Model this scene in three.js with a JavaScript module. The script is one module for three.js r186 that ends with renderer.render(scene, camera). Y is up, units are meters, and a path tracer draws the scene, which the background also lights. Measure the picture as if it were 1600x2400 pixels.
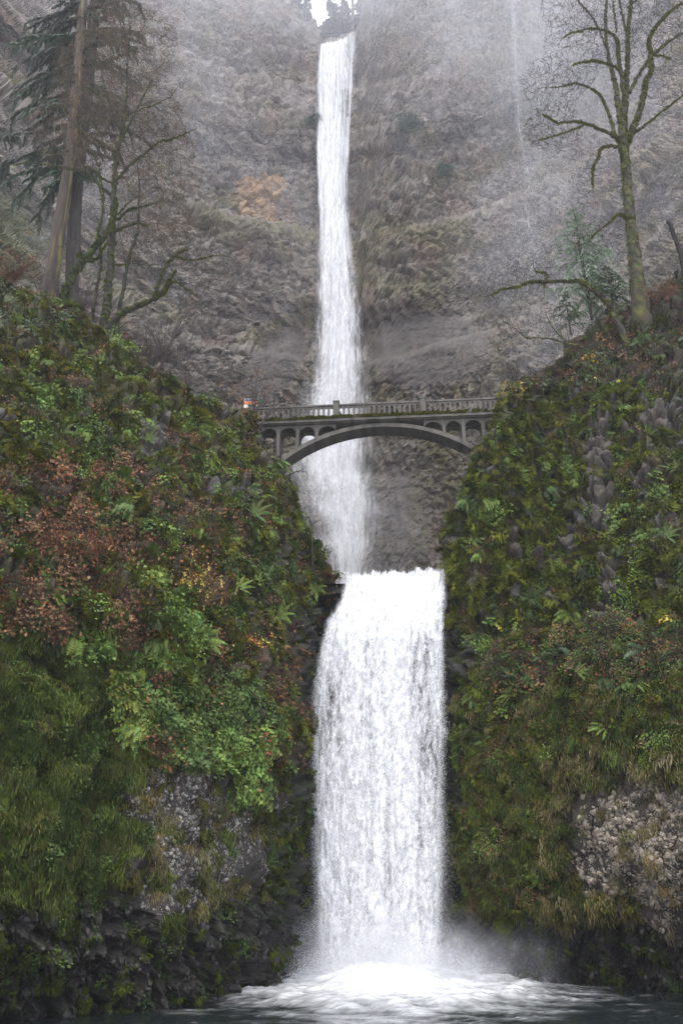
import * as THREE from 'three';
import { createNoise3D } from 'simplex-noise';
import { mergeVertices } from 'three/addons/utils/BufferGeometryUtils.js';

// ---------------------------------------------------------------- camera, sky, sun, exposure
const scene = new THREE.Scene();
const FOCAL = 1900, PITCH = 25.8 * Math.PI / 180, EYE = [0, 3.2, 0];   // focal length in pixels of the 1600 x 2400 photograph
const camera = new THREE.PerspectiveCamera(2 * Math.atan(1200 / FOCAL) * 180 / Math.PI, 1600 / 2400, 0.1, 900);
camera.position.set(...EYE);
camera.rotation.x = PITCH;
const renderer = new THREE.WebGLRenderer();
renderer.toneMapping = THREE.LinearToneMapping;
renderer.toneMappingExposure = 1.52;
renderer.shadowMap.enabled = true;
{ // overcast sky: even cloud, brighter towards the zenith
  const w = 64, h = 32, d = new Float32Array(w * h * 4);
  for (let j = 0; j < h; j++) for (let i = 0; i < w; i++) {
    const el = ((j + 0.5) / h - 0.5) * Math.PI, s = Math.max(0, Math.sin(el)), L = 1.15 * (1 + 1.0 * s) * (1 + 0.03 * Math.sin(i * 0.59) * Math.cos(j * 0.7));
    d.set([L * 0.97, L * 0.985, L * 1.05, 1], (j * w + i) * 4);
  }
  const t = new THREE.DataTexture(d, w, h, THREE.RGBAFormat, THREE.FloatType);
  t.mapping = THREE.EquirectangularReflectionMapping; t.magFilter = THREE.LinearFilter; t.needsUpdate = true;
  scene.background = t; scene.environment = t;
}
const sun = new THREE.DirectionalLight(0xfff6ea, 0.9);
sun.position.set(-30, 160, 60); sun.target.position.set(0, 25, -50);
sun.castShadow = true; sun.shadow.radius = 40; sun.shadow.mapSize.set(2048, 2048);
Object.assign(sun.shadow.camera, { left: -110, right: 110, top: 130, bottom: -60, near: 1, far: 400 });
scene.add(sun, sun.target);
scene.fog = new THREE.FogExp2(0xdcdde6, 0.0003);

// ---------------------------------------------------------------- helpers
let seed = 7;
const rnd = () => { seed = (seed + 0x6d2b79f5) | 0; let t = Math.imul(seed ^ (seed >>> 15), 1 | seed); t = (t + Math.imul(t ^ (t >>> 7), 61 | t)) ^ t; return ((t ^ (t >>> 14)) >>> 0) / 4294967296; };
const rr = (a, b) => a + (b - a) * rnd();
const gauss = () => (rnd() + rnd() + rnd() + rnd() - 2) * 1.22;
const noise = createNoise3D(rnd);
const fbm = (x, y, z, o = 4) => { let a = 1, s = 0, n = 0; for (let k = 0; k < o; k++) { s += a * noise(x, y, z); n += a; a *= 0.5; x = x * 2.03 + 5.1; y = y * 2.03 - 3.3; z = z * 2.03 + 1.7; } return s / n; };
const hash = (i, j, k) => { let h = Math.imul(i, 374761393) ^ Math.imul(j, 668265263) ^ Math.imul(k, 2147483647 - 61); h = Math.imul(h ^ (h >>> 13), 1274126177); h ^= h >>> 16; return (h >>> 0) / 4294967296; };
function worley(x, y, k = 0) {   // nearest two cell points in the plane: [f1, f2, cell value]
  const ix = Math.floor(x), iy = Math.floor(y); let f1 = 9, f2 = 9, id = 0;
  for (let a = -1; a < 2; a++) for (let b = -1; b < 2; b++) {
    const cx = ix + a, cy = iy + b, dx = cx + hash(cx, cy, k + 1) - x, dy = cy + hash(cx, cy, k + 2) - y, d = dx * dx + dy * dy;
    if (d < f1) { f2 = f1; f1 = d; id = hash(cx, cy, k + 3); } else if (d < f2) f2 = d;
  }
  return [Math.sqrt(f1), Math.sqrt(f2), id];
}
const clamp = (x, a = 0, b = 1) => x < a ? a : x > b ? b : x;
const sst = (a, b, x) => { const t = clamp((x - a) / (b - a)); return t * t * (3 - 2 * t); };
const mix = (a, b, t) => a + (b - a) * t;
const mix3 = (a, b, t) => [a[0] + (b[0] - a[0]) * t, a[1] + (b[1] - a[1]) * t, a[2] + (b[2] - a[2]) * t];
const add = (a, b, s = 1) => [a[0] + b[0] * s, a[1] + b[1] * s, a[2] + b[2] * s];
const sub = (a, b) => [a[0] - b[0], a[1] - b[1], a[2] - b[2]];
const cross = (a, b) => [a[1] * b[2] - a[2] * b[1], a[2] * b[0] - a[0] * b[2], a[0] * b[1] - a[1] * b[0]];
const dot = (a, b) => a[0] * b[0] + a[1] * b[1] + a[2] * b[2];
const len = (a) => Math.hypot(a[0], a[1], a[2]);
const unit = (a) => { const l = len(a) || 1; return [a[0] / l, a[1] / l, a[2] / l]; };
const poly1 = (pts, x) => { // piecewise linear
  if (x <= pts[0][0]) return pts[0][1];
  for (let i = 1; i < pts.length; i++) if (x <= pts[i][0]) return mix(pts[i - 1][1], pts[i][1], (x - pts[i - 1][0]) / (pts[i][0] - pts[i - 1][0]));
  return pts[pts.length - 1][1];
};
const inside = (x, y, p) => { let c = false; for (let i = 0, j = p.length - 1; i < p.length; j = i++) if ((p[i][1] > y) !== (p[j][1] > y) && x < (p[j][0] - p[i][0]) * (y - p[i][1]) / (p[j][1] - p[i][1]) + p[i][0]) c = !c; return c; };
// a pixel of the photograph gives a direction; the distance comes from what the thing stands on
const SP = Math.sin(PITCH), CP = Math.cos(PITCH);
const ray = (px, py) => { const a = (px - 800) / FOCAL, b = (1200 - py) / FOCAL; return [a, SP + b * CP, -CP + b * SP]; };
const at = (px, py, zd) => { const d = ray(px, py), t = zd / -d[2]; return [EYE[0] + d[0] * t, EYE[1] + d[1] * t, EYE[2] - zd]; };
const pxPerM = (px, py, zd) => FOCAL / (zd * CP + (at(px, py, zd)[1] - EYE[1]) * SP);

const taken = new Map();
function numbered(n) { const k = taken.get(n) || 0; taken.set(n, k + 1); return k ? `${n}_${String(k).padStart(3, '0')}` : n; }
function tag(o, label, category, group, kind) {
  o.userData.label = label; o.userData.category = category;
  if (group) o.userData.group = group;
  if (kind) o.userData.kind = kind;
  return o;
}
const shade = (o) => { o.castShadow = true; o.receiveShadow = true; return o; };
function mesh(name, g, m, parent, own) { const o = shade(new THREE.Mesh(g, m)); o.name = parent ? name : numbered(name); (parent || scene).add(o); if (own) o.userData.kind = own; return o; }
function group(name, p = [0, 0, 0]) { const o = new THREE.Group(); o.name = numbered(name); o.position.set(...p); scene.add(o); return o; }

class MB { // collects coloured triangles
  constructor() { this.p = []; this.c = []; this.n = []; this.i = []; this.col = [1, 1, 1]; this.o = [0, 0, 0]; }
  get count() { return this.p.length / 3; }
  v(p, n, c = this.col) { this.p.push(p[0] - this.o[0], p[1] - this.o[1], p[2] - this.o[2]); this.n.push(...n); this.c.push(c[0], c[1], c[2]); return this.count - 1; }
  tri(a, b, c, col = this.col) { const n = unit(cross(sub(b, a), sub(c, a))); const k = this.v(a, n, col); this.v(b, n, col); this.v(c, n, col); this.i.push(k, k + 1, k + 2); }
  quad(a, b, c, d, col = this.col) { const n = unit(cross(sub(b, a), sub(d, a))); const k = this.v(a, n, col); this.v(b, n, col); this.v(c, n, col); this.v(d, n, col); this.i.push(k, k + 1, k + 2, k, k + 2, k + 3); }
  box(x0, x1, y0, y1, z0, z1, col = this.col) {
    const P = (i) => [i & 1 ? x1 : x0, i & 2 ? y1 : y0, i & 4 ? z1 : z0];
    for (const [a, b, c, d] of [[4, 5, 7, 6], [1, 0, 2, 3], [0, 4, 6, 2], [5, 1, 3, 7], [2, 6, 7, 3], [0, 1, 5, 4]]) this.quad(P(a), P(b), P(c), P(d), col);
  }
  tube(pts, rad, sides = 6, colf = null, cap = true) {
    let up = Math.abs(unit(sub(pts[1], pts[0]))[1]) > 0.9 ? [1, 0, 0] : [0, 1, 0], prev = -1;
    for (let k = 0; k < pts.length; k++) {
      const t = unit(sub(pts[Math.min(k + 1, pts.length - 1)], pts[Math.max(k - 1, 0)]));
      const s = unit(cross(t, up)), u = cross(s, t); up = u;
      const first = this.count;
      for (let a = 0; a < sides; a++) {
        const an = a / sides * 2 * Math.PI, n = add([s[0] * Math.cos(an), s[1] * Math.cos(an), s[2] * Math.cos(an)], u, Math.sin(an));
        const r = rad[k], p = add(pts[k], n, r);
        this.v(p, n, colf ? colf(p, n) : this.col);
      }
      if (prev >= 0) for (let a = 0; a < sides; a++) { const b = (a + 1) % sides; this.i.push(prev + a, first + b, prev + b, prev + a, first + a, first + b); }
      prev = first;
      if (cap && k === pts.length - 1) { const q = this.v(pts[k], t, colf ? colf(pts[k], t) : this.col); for (let a = 0; a < sides; a++) this.i.push(first + (a + 1) % sides, first + a, q); }
    }
  }
  geo() {
    const g = new THREE.BufferGeometry();
    g.setAttribute('position', new THREE.Float32BufferAttribute(this.p, 3));
    g.setAttribute('normal', new THREE.Float32BufferAttribute(this.n, 3));
    g.setAttribute('color', new THREE.Float32BufferAttribute(this.c, 3));
    g.setIndex(this.i);
    return g;
  }
}
// fine grain textures: albedo variation and relief, tiling
function grainTexture(n, f, contrast, stretchY = 1) {
  const d = new Uint8Array(n * n * 4), b = new Uint8Array(n * n * 4), T = 2 * Math.PI;
  for (let j = 0; j < n; j++) for (let i = 0; i < n; i++) {
    const a = i / n * T, c = j / n * T, R = f / T;
    const u = Math.cos(a) * R, v = Math.sin(a) * R, w = Math.cos(c) * R / stretchY, q = Math.sin(c) * R / stretchY;
    const s = 0.55 * noise(u + w * 0.83, v + q * 0.9, w - q) + 0.3 * noise(u * 2.3 + q, v * 2.3 + w * 2.1, q * 2.3) + 0.25 * noise(u * 5.1, v * 5.1 + q * 3, w * 5.1);
    const x = clamp(0.5 + 0.5 * s), g = Math.round(255 * clamp(1 - contrast + contrast * (x * 1.3)));
    d.set([g, g, g, 255], (j * n + i) * 4); const h = Math.round(255 * x); b.set([h, h, h, 255], (j * n + i) * 4);
  }
  const mk = (arr, srgb) => { const t = new THREE.DataTexture(arr, n, n); t.wrapS = t.wrapT = THREE.RepeatWrapping; t.magFilter = THREE.LinearFilter; t.minFilter = THREE.LinearMipmapLinearFilter; if (srgb) t.colorSpace = THREE.SRGBColorSpace; t.needsUpdate = true; return t; };
  return [mk(d, true), mk(b, false)];
}
const [grainC, grainB] = grainTexture(512, 26, 0.45);
const [streakC, streakB] = grainTexture(512, 30, 0.35, 3);
const std = (o) => new THREE.MeshStandardMaterial({ vertexColors: true, roughness: 0.9, metalness: 0, side: THREE.DoubleSide, ...o });
const leafM = (o) => new THREE.MeshPhysicalMaterial({ vertexColors: true, roughness: 0.6, side: THREE.DoubleSide, specularIntensity: 0.4, ...o });
const M = {
  rock: std({ map: grainC, bumpMap: grainB, bumpScale: 0.06, roughness: 0.75 }),
  farRock: std({ roughness: 0.95, flatShading: true }),
  stone: std({ roughness: 0.7 }),
  concrete: new THREE.MeshStandardMaterial({ color: new THREE.Color().setRGB(0.13, 0.122, 0.107), map: grainC, roughness: 0.9, side: THREE.DoubleSide, vertexColors: true }),
  bark: std({ roughness: 0.95 }),
  leaf: leafM({}),
  moss: leafM({ roughness: 1, specularIntensity: 0.1 }),
  dryLeaf: leafM({ roughness: 0.75, specularIntensity: 0.2 }),
  water: new THREE.MeshPhysicalMaterial({ color: new THREE.Color().setRGB(0.9, 0.905, 0.925), roughness: 1, transmission: 0.4, thickness: 0, side: THREE.DoubleSide, specularIntensity: 0 }),
  mist: new THREE.MeshPhysicalMaterial({ color: new THREE.Color().setRGB(0.87, 0.88, 0.94), roughness: 1, side: THREE.DoubleSide, specularIntensity: 0 }),
  veil: new THREE.MeshStandardMaterial({ vertexColors: true, transparent: true, roughness: 0.9, side: THREE.DoubleSide }),
  pool: std({ roughness: 0.12, vertexColors: true }),
};
// instanced stuff: rows [position, basis x, y, z, scale, colour]
function scatter(name, geo, mat, rows, label, category, parent) {
  const o = shade(new THREE.InstancedMesh(geo, mat, rows.length)), m = new THREE.Matrix4(), c = new THREE.Color();
  rows.forEach((r, k) => {
    const [p, bx, by, bz, s, col] = r, S = Array.isArray(s) ? s : [s, s, s];
    m.set(bx[0] * S[0], by[0] * S[1], bz[0] * S[2], p[0], bx[1] * S[0], by[1] * S[1], bz[1] * S[2], p[1], bx[2] * S[0], by[2] * S[1], bz[2] * S[2], p[2], 0, 0, 0, 1);
    o.setMatrixAt(k, m); o.setColorAt(k, c.setRGB(col[0], col[1], col[2]));
  });
  o.name = parent ? name : numbered(name); (parent || scene).add(o); o.userData.kind = 'stuff';
  if (label) tag(o, label, category);
  return o;
}
const jitCol = (c, a = 0.25) => { const k = 1 + rr(-a, a), h = rr(-a, a) * 0.4; return [Math.max(0, c[0] * k * (1 + h)), Math.max(0, c[1] * k), Math.max(0, c[2] * k * (1 - h))]; };
const pick = (a) => a[Math.floor(rnd() * a.length)];
function turned(n, spin = 0) { // frame on a face: z out of the face, y up along it, turned by spin
  let up = Math.abs(n[1]) > 0.95 ? [0, 0, -1] : [0, 1, 0];
  let x = unit(cross(up, n)), y = cross(n, x);
  const c = Math.cos(spin), s = Math.sin(spin);
  return [[x[0] * c + y[0] * s, x[1] * c + y[1] * s, x[2] * c + y[2] * s], [y[0] * c - x[0] * s, y[1] * c - x[1] * s, y[2] * c - x[2] * s], n];
}
// ---------------------------------------------------------------- rock faces
// A face is laid out over a patch bounded by four outlines; each place on it gets its distance from the shape of the cliff (G), then relief.
function polyline(pts, t) { // by first entry
  if (t <= pts[0][0]) return [pts[0][1], pts[0][2]];
  for (let i = 1; i < pts.length; i++) if (t <= pts[i][0]) { const a = pts[i - 1], b = pts[i], k = (t - a[0]) / (b[0] - a[0]); return [mix(a[1], b[1], k), mix(a[2], b[2], k)]; }
  const e = pts[pts.length - 1]; return [e[1], e[2]];
}
const byX = (pts) => { const a = pts[0][0], b = pts[pts.length - 1][0]; return pts.map((p) => [(p[0] - a) / (b - a), p[0], p[1]]); };
const byY = (pts) => { const a = pts[0][1], b = pts[pts.length - 1][1]; return pts.map((p) => [(p[1] - a) / (b - a), p[0], p[1]]); };
function face(spec) {
  const { T, B, L, R, G, nu, nv, eu0 = 0, eu1 = 0, ev = 0, back, vmap = (v) => v, relief } = spec;
  const c00 = polyline(T, 0), c10 = polyline(T, 1), c01 = polyline(B, 0), c11 = polyline(B, 1);
  const W = nu + 1 + eu0 + eu1, H = nv + 1 + ev, P = new Float32Array(W * H * 3), PX = new Float32Array(W * H * 2);
  const world = (px, py) => { const d = ray(px, py); let zd = 42; for (let k = 0; k < 14; k++) { const y = EYE[1] + d[1] / -d[2] * zd; zd = mix(zd, G(px, y), 0.75); } return at(px, py, zd); };
  for (let j = 0; j < H; j++) {
    const v = vmap(clamp((j - ev) / nv)), l = polyline(L, v), r = polyline(R, v);
    for (let i = 0; i < W; i++) {
      const u = clamp((i - eu0) / nu), t = polyline(T, u), b = polyline(B, u);
      const C = (q) => (1 - v) * t[q] + v * b[q] + (1 - u) * l[q] + u * r[q] - ((1 - u) * (1 - v) * c00[q] + u * (1 - v) * c10[q] + (1 - u) * v * c01[q] + u * v * c11[q]);
      const px = C(0), py = C(1); let w = world(px, py);
      const ku = i < eu0 ? -(eu0 - i) / eu0 : i > eu0 + nu ? (i - eu0 - nu) / eu1 : 0, kv = j < ev ? (ev - j) / ev : 0;
      if (ku || kv) w = back(w, ku, kv);
      P.set(w, (j * W + i) * 3); PX.set([px, py], (j * W + i) * 2);
    }
  }
  const normals = (A) => {
    const N = new Float32Array(W * H * 3), q = (i, j) => { const k = (clamp(j, 0, H - 1) * W + clamp(i, 0, W - 1)) * 3; return [A[k], A[k + 1], A[k + 2]]; };
    for (let j = 0; j < H; j++) for (let i = 0; i < W; i++) N.set(unit(cross(sub(q(i, j - 1), q(i, j + 1)), sub(q(i - 1, j), q(i + 1, j)))), (j * W + i) * 3);
    return N;
  };
  let N = normals(P);
  const col = new Float32Array(W * H * 3), uv = new Float32Array(W * H * 2), Q = new Float32Array(P);
  for (let k = 0; k < W * H; k++) {
    const p = [P[k * 3], P[k * 3 + 1], P[k * 3 + 2]], n = [N[k * 3], N[k * 3 + 1], N[k * 3 + 2]];
    const [d, c, side] = relief(p, PX[k * 2], PX[k * 2 + 1], n);
    Q[k * 3] += n[0] * d; Q[k * 3 + 1] += n[1] * d; Q[k * 3 + 2] += n[2] * d;
    col.set(c, k * 3); uv.set([(p[0] + p[2] * 0.6) * spec.uv, (p[1] + p[2] * 0.3) * spec.uv], k * 2);
  }
  N = normals(Q);
  const idx = new Uint32Array((W - 1) * (H - 1) * 6); let o = 0;
  for (let j = 0; j + 1 < H; j++) for (let i = 0; i + 1 < W; i++) { const a = j * W + i, b = a + 1, c = a + W, d = c + 1; idx.set([a, c, b, b, c, d], o); o += 6; }
  const g = new THREE.BufferGeometry();
  g.setAttribute('position', new THREE.BufferAttribute(Q, 3)); g.setAttribute('normal', new THREE.BufferAttribute(N, 3));
  g.setAttribute('color', new THREE.BufferAttribute(col, 3)); g.setAttribute('uv', new THREE.BufferAttribute(uv, 2)); g.setIndex(new THREE.BufferAttribute(idx, 1));
  // places on the face: a random one, or the one nearest to a pixel of the photograph
  const get = (k) => ({ p: [Q[k * 3], Q[k * 3 + 1], Q[k * 3 + 2]], n: [N[k * 3], N[k * 3 + 1], N[k * 3 + 2]], px: PX[k * 2], py: PX[k * 2 + 1], c: [col[k * 3], col[k * 3 + 1], col[k * 3 + 2]] });
  const any = () => get((ev + Math.floor(rnd() * (nv + 1))) * W + eu0 + Math.floor(rnd() * (nu + 1)));
  const near = (px, py) => { let best = 1e9, bk = 0; for (let j = ev; j < H; j += 1) for (let i = eu0; i <= eu0 + nu; i += 1) { const k = j * W + i, d = (PX[k * 2] - px) ** 2 + (PX[k * 2 + 1] - py) ** 2; if (d < best) { best = d; bk = k; } } return get(bk); };
  return { g, any, near };
}
const C_ = { // base colours, linear
  soil: [0.030, 0.021, 0.014], litter: [0.06, 0.034, 0.022], moss: [0.062, 0.066, 0.013], mossBright: [0.115, 0.115, 0.02], mossGreen: [0.055, 0.08, 0.018],
  rock: [0.10, 0.094, 0.09], rockPale: [0.27, 0.26, 0.25], wet: [0.015, 0.014, 0.0135], matrix: [0.032, 0.027, 0.023],
};
const wob = (px, py, a = 45, f = 0.008) => [px + a * noise(px * f, py * f, 3.1), py + a * noise(px * f, py * f, 8.7)];

// crevices: narrow winding grooves in the faces
const creviceL = (p) => Math.max(0, 0.35 - Math.abs(noise(p[0] * 0.8, p[1] * 0.55, p[2] * 0.8 + 77))), creviceR = (p) => Math.max(0, 0.35 - Math.abs(noise(p[0] * 0.8, p[1] * 0.5, p[2] * 0.8 + 57)));
// --- left rock face
const LP = { // outlines seen in the photograph
  pebble: [[330, 1790], [430, 1800], [560, 1850], [645, 1840], [640, 1960], [600, 2040], [590, 2110], [520, 2140], [420, 2160], [300, 2150], [285, 2080], [330, 1960]],
  brightA: [[265, 1520], [330, 1480], [395, 1530], [370, 1640], [390, 1740], [310, 1790], [300, 1700]],
  brightB: [[390, 1600], [470, 1590], [600, 1620], [650, 1700], [645, 1800], [560, 1850], [460, 1800], [390, 1790], [360, 1700]],
  hang: [[-400, 1490], [120, 1470], [260, 1530], [300, 1700], [310, 1900], [280, 2060], [200, 2110], [60, 2090], [-400, 2060]],
};
const ROCKS_L = [[[325, 985], [395, 965], [402, 1015], [385, 1065], [335, 1070]], [[560, 1130], [600, 1118], [612, 1165], [570, 1178]], [[690, 1225], [712, 1215], [728, 1310], [700, 1300]], [[355, 965], [400, 950], [395, 990]], [[640, 1260], [668, 1255], [672, 1330], [645, 1325]], [[600, 1080], [640, 1075], [650, 1110], [610, 1120]]];
const ROCKS_R = [[[1368, 985], [1420, 962], [1442, 1100], [1432, 1235], [1382, 1245], [1376, 1100]], [[1400, 1290], [1452, 1300], [1445, 1392], [1405, 1380]], [[1475, 1110], [1512, 1100], [1530, 1182], [1500, 1190]], [[1458, 1282], [1490, 1250], [1500, 1345], [1470, 1365]], [[1500, 950], [1600, 955], [1600, 1012], [1515, 1002]], [[1300, 1240], [1352, 1228], [1362, 1292], [1310, 1302]], [[1398, 1400], [1432, 1390], [1426, 1465], [1395, 1455]], [[1250, 1280], [1282, 1270], [1290, 1320], [1256, 1325]], [[1190, 1240], [1214, 1235], [1220, 1290], [1194, 1295]], [[1120, 1420], [1150, 1415], [1150, 1450], [1122, 1452]], [[1520, 1330], [1560, 1320], [1556, 1372], [1524, 1370]]];
const bareAt = (list, px, py) => { const x = px + 9 * noise(px * 0.04, py * 0.04, 1), y = py + 12 * noise(px * 0.04, py * 0.03, 6); return list.some((q) => inside(x, y, q)); };
function zoneL(px, py) {
  const [x, y] = wob(px, py);
  if (x > 705 && y > 1420) return 'wet';
  if (inside(x, y, LP.pebble)) return 'pebble';
  if (inside(x, y, LP.brightA)) return 'brightA';
  if (inside(x, y, LP.brightB)) return 'brightB';
  if (inside(x, y, LP.hang)) return 'hang';
  if (y > 2120 - 0.02 * x) return 'wet';
  if (y > 1780) return x > 600 ? 'mossStrip' : 'hang';
  if (y > 1080 && y < 1480 && x < 480 && noise(x * 0.006, y * 0.006, 2) > -0.25) return 'litter';
  if (y > 1480 && y < 1650 && x > 490) return 'litter';
  return 'mixed';
}
const baseL = [[-350, 19], [0, 26], [200, 28], [400, 30.5], [560, 33.5], [660, 37.5], [705, 41.5], [740, 44.6], [790, 45.6], [870, 46]];
const left = face({
  T: byX([[-350, 430], [-150, 560], [0, 640], [60, 676], [130, 712], [210, 742], [285, 775], [330, 845], [390, 905], [490, 945], [570, 968], [600, 990]]),
  R: byY([[600, 990], [616, 1062], [632, 1088], [664, 1115], [682, 1155], [712, 1210], [738, 1268], [762, 1320], [786, 1372], [790, 1400], [776, 1440], [770, 1500], [800, 1600], [840, 1800], [870, 2600]]),
  L: [[0, -350, 430], [1, -350, 2600]], B: [[0, -350, 2600], [1, 870, 2600]], nu: 330, nv: 500, eu1: 24, ev: 24, uv: 0.45,
  G: (px, y) => poly1(baseL, px) + (y < 4.5 ? 2.0 * ((4.5 - y) / 4.5) ** 1.3 : 0) + poly1([[560, 0.55], [660, 0.36], [720, 0.2], [770, 0.06]], px) * Math.max(0, y - 13) - 0.7 * sst(4, 8, y) * (1 - sst(9, 15, y)),
  back: (w, ku, kv) => [w[0] - 6 * Math.abs(ku), w[1] + 2.5 * kv, w[2] - 26 * Math.max(Math.abs(ku) ** 1.3, kv)],
  relief: (p, px, py, n) => {
    const z = zoneL(px, py), y = p[1];
    const big = fbm(p[0] * 0.16, y * 0.12, p[2] * 0.16, 3), midn = fbm(p[0] * 0.55 + 9, y * 0.4, p[2] * 0.55, 3), fine = fbm(p[0] * 2, y * 1.7, p[2] * 2, 2);
    const [f1, f2, id] = worley((p[0] + p[2] * 0.5) * 1.0 + 0.4 * midn, y * 0.42 + 0.3 * big, 1), crack = sst(0, 0.12, f2 - f1);
    const rocky = sst(0.05, 0.3, fbm(p[0] * 0.3 + 20, y * 0.22, p[2] * 0.3, 3) + (px > 520 && py < 1450 ? 0.12 : -0.05) - 0.1);
    const mossy = sst(-0.25, 0.25, fbm(p[0] * 0.5 - 7, y * 0.35, p[2] * 0.5, 3) + 0.05);
    const pit = creviceL(p) * (z === 'pebble' ? 0.4 : z === 'hang' ? 0.9 : 2.0);
    let d = 0.8 * big + 0.5 * midn - pit, c;
    if (z === 'wet' || z === 'mossStrip') {
      d += 0.4 * fine + 0.3 * (id - 0.5) * crack + 0.12 * noise(p[0] * 5, y * 4, p[2] * 5); c = mix3(C_.wet, [0.035, 0.03, 0.026], id);
      const g = z === 'mossStrip' ? 0.75 : px > 700 ? 0.35 : 0.25; c = mix3(c, C_.mossGreen, g * mossy * sst(-0.2, 0.3, fine));
    } else if (z === 'pebble') { d += 0.06 * fine; c = mix3(C_.matrix, C_.soil, mossy); }
    else if (z === 'hang' || z === 'brightA' || z === 'brightB') { d += 0.12 * fine; c = mix3(C_.mossGreen, C_.soil, 0.5 * mossy + 0.3); }
    else {
      const block = (id - 0.5) * 0.6 * crack - 0.25 * (1 - crack);
      d += rocky * block + (1 - rocky) * (0.18 * fine + 0.25 * mossy);
      const soil = z === 'litter' ? mix3(C_.soil, C_.litter, sst(-0.3, 0.3, fine)) : mix3(C_.soil, C_.litter, 0.4 * sst(0, 0.5, fine));
      c = mix3(mix3(soil, C_.moss, mossy * (z === 'litter' ? 0.3 : 0.85)), mix3(C_.wet, C_.rock, 0.35 + 0.65 * id), rocky * crack * (z === 'litter' ? 0.2 : 0.85));
      c = mix3(c, C_.mossBright, 0.5 * rocky * sst(0.15, 0.4, noise(p[0] * 1.5, y * 1.1, p[2] * 1.5)));
    }
    if (py < 1400 && bareAt(ROCKS_L, px, py)) { const s = (p[0] + p[2] * 0.5), q = worley(s * 0.9, y * 0.5, 51), k = sst(0, 0.15, q[1] - q[0]); d += 0.1 + 0.35 * (q[2] - 0.5) - 0.1 * (1 - k) - 0.3 * midn; c = mix3([0.035, 0.032, 0.029], [0.125, 0.108, 0.086], k * (0.5 + 0.5 * q[2]) * (0.7 + 0.4 * fine)); }
    return [d, c];
  },
});
const leftCliff = tag(mesh('left_cliff', left.g, M.rock), 'overgrown rock face carrying the end of the bridge beside the shrubs and firs', 'cliff', null, 'structure');

// --- right rock face
const RP = {
  pebble: [[1320, 1900], [1400, 1820], [1500, 1810], [1700, 1830], [1950, 1800], [1950, 2150], [1700, 2170], [1580, 2190], [1480, 2130], [1400, 2080], [1350, 1980]],
  ledge: [[1050, 1530], [1200, 1500], [1400, 1480], [1950, 1440], [1950, 1560], [1400, 1600], [1150, 1640]],
};
function zoneR(px, py) {
  const [x, y] = wob(px, py);
  if (x < 1078 && y > 1440) return 'wet';
  if (inside(x, y, RP.pebble)) return 'pebble';
  if (y > 2140 + 0.05 * (x - 1100)) return 'wet';
  if (inside(x, y, RP.ledge)) return 'ledge';
  if (y > 1560) return x > 1290 && y > 1760 ? 'dry' : 'moss';
  if (y < 900) return 'top';
  return 'columns';
}
const baseR = [[950, 46], [1030, 45.2], [1060, 43.5], [1120, 41.3], [1250, 39], [1400, 36.5], [1600, 33.5], [1950, 28]];
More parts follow.
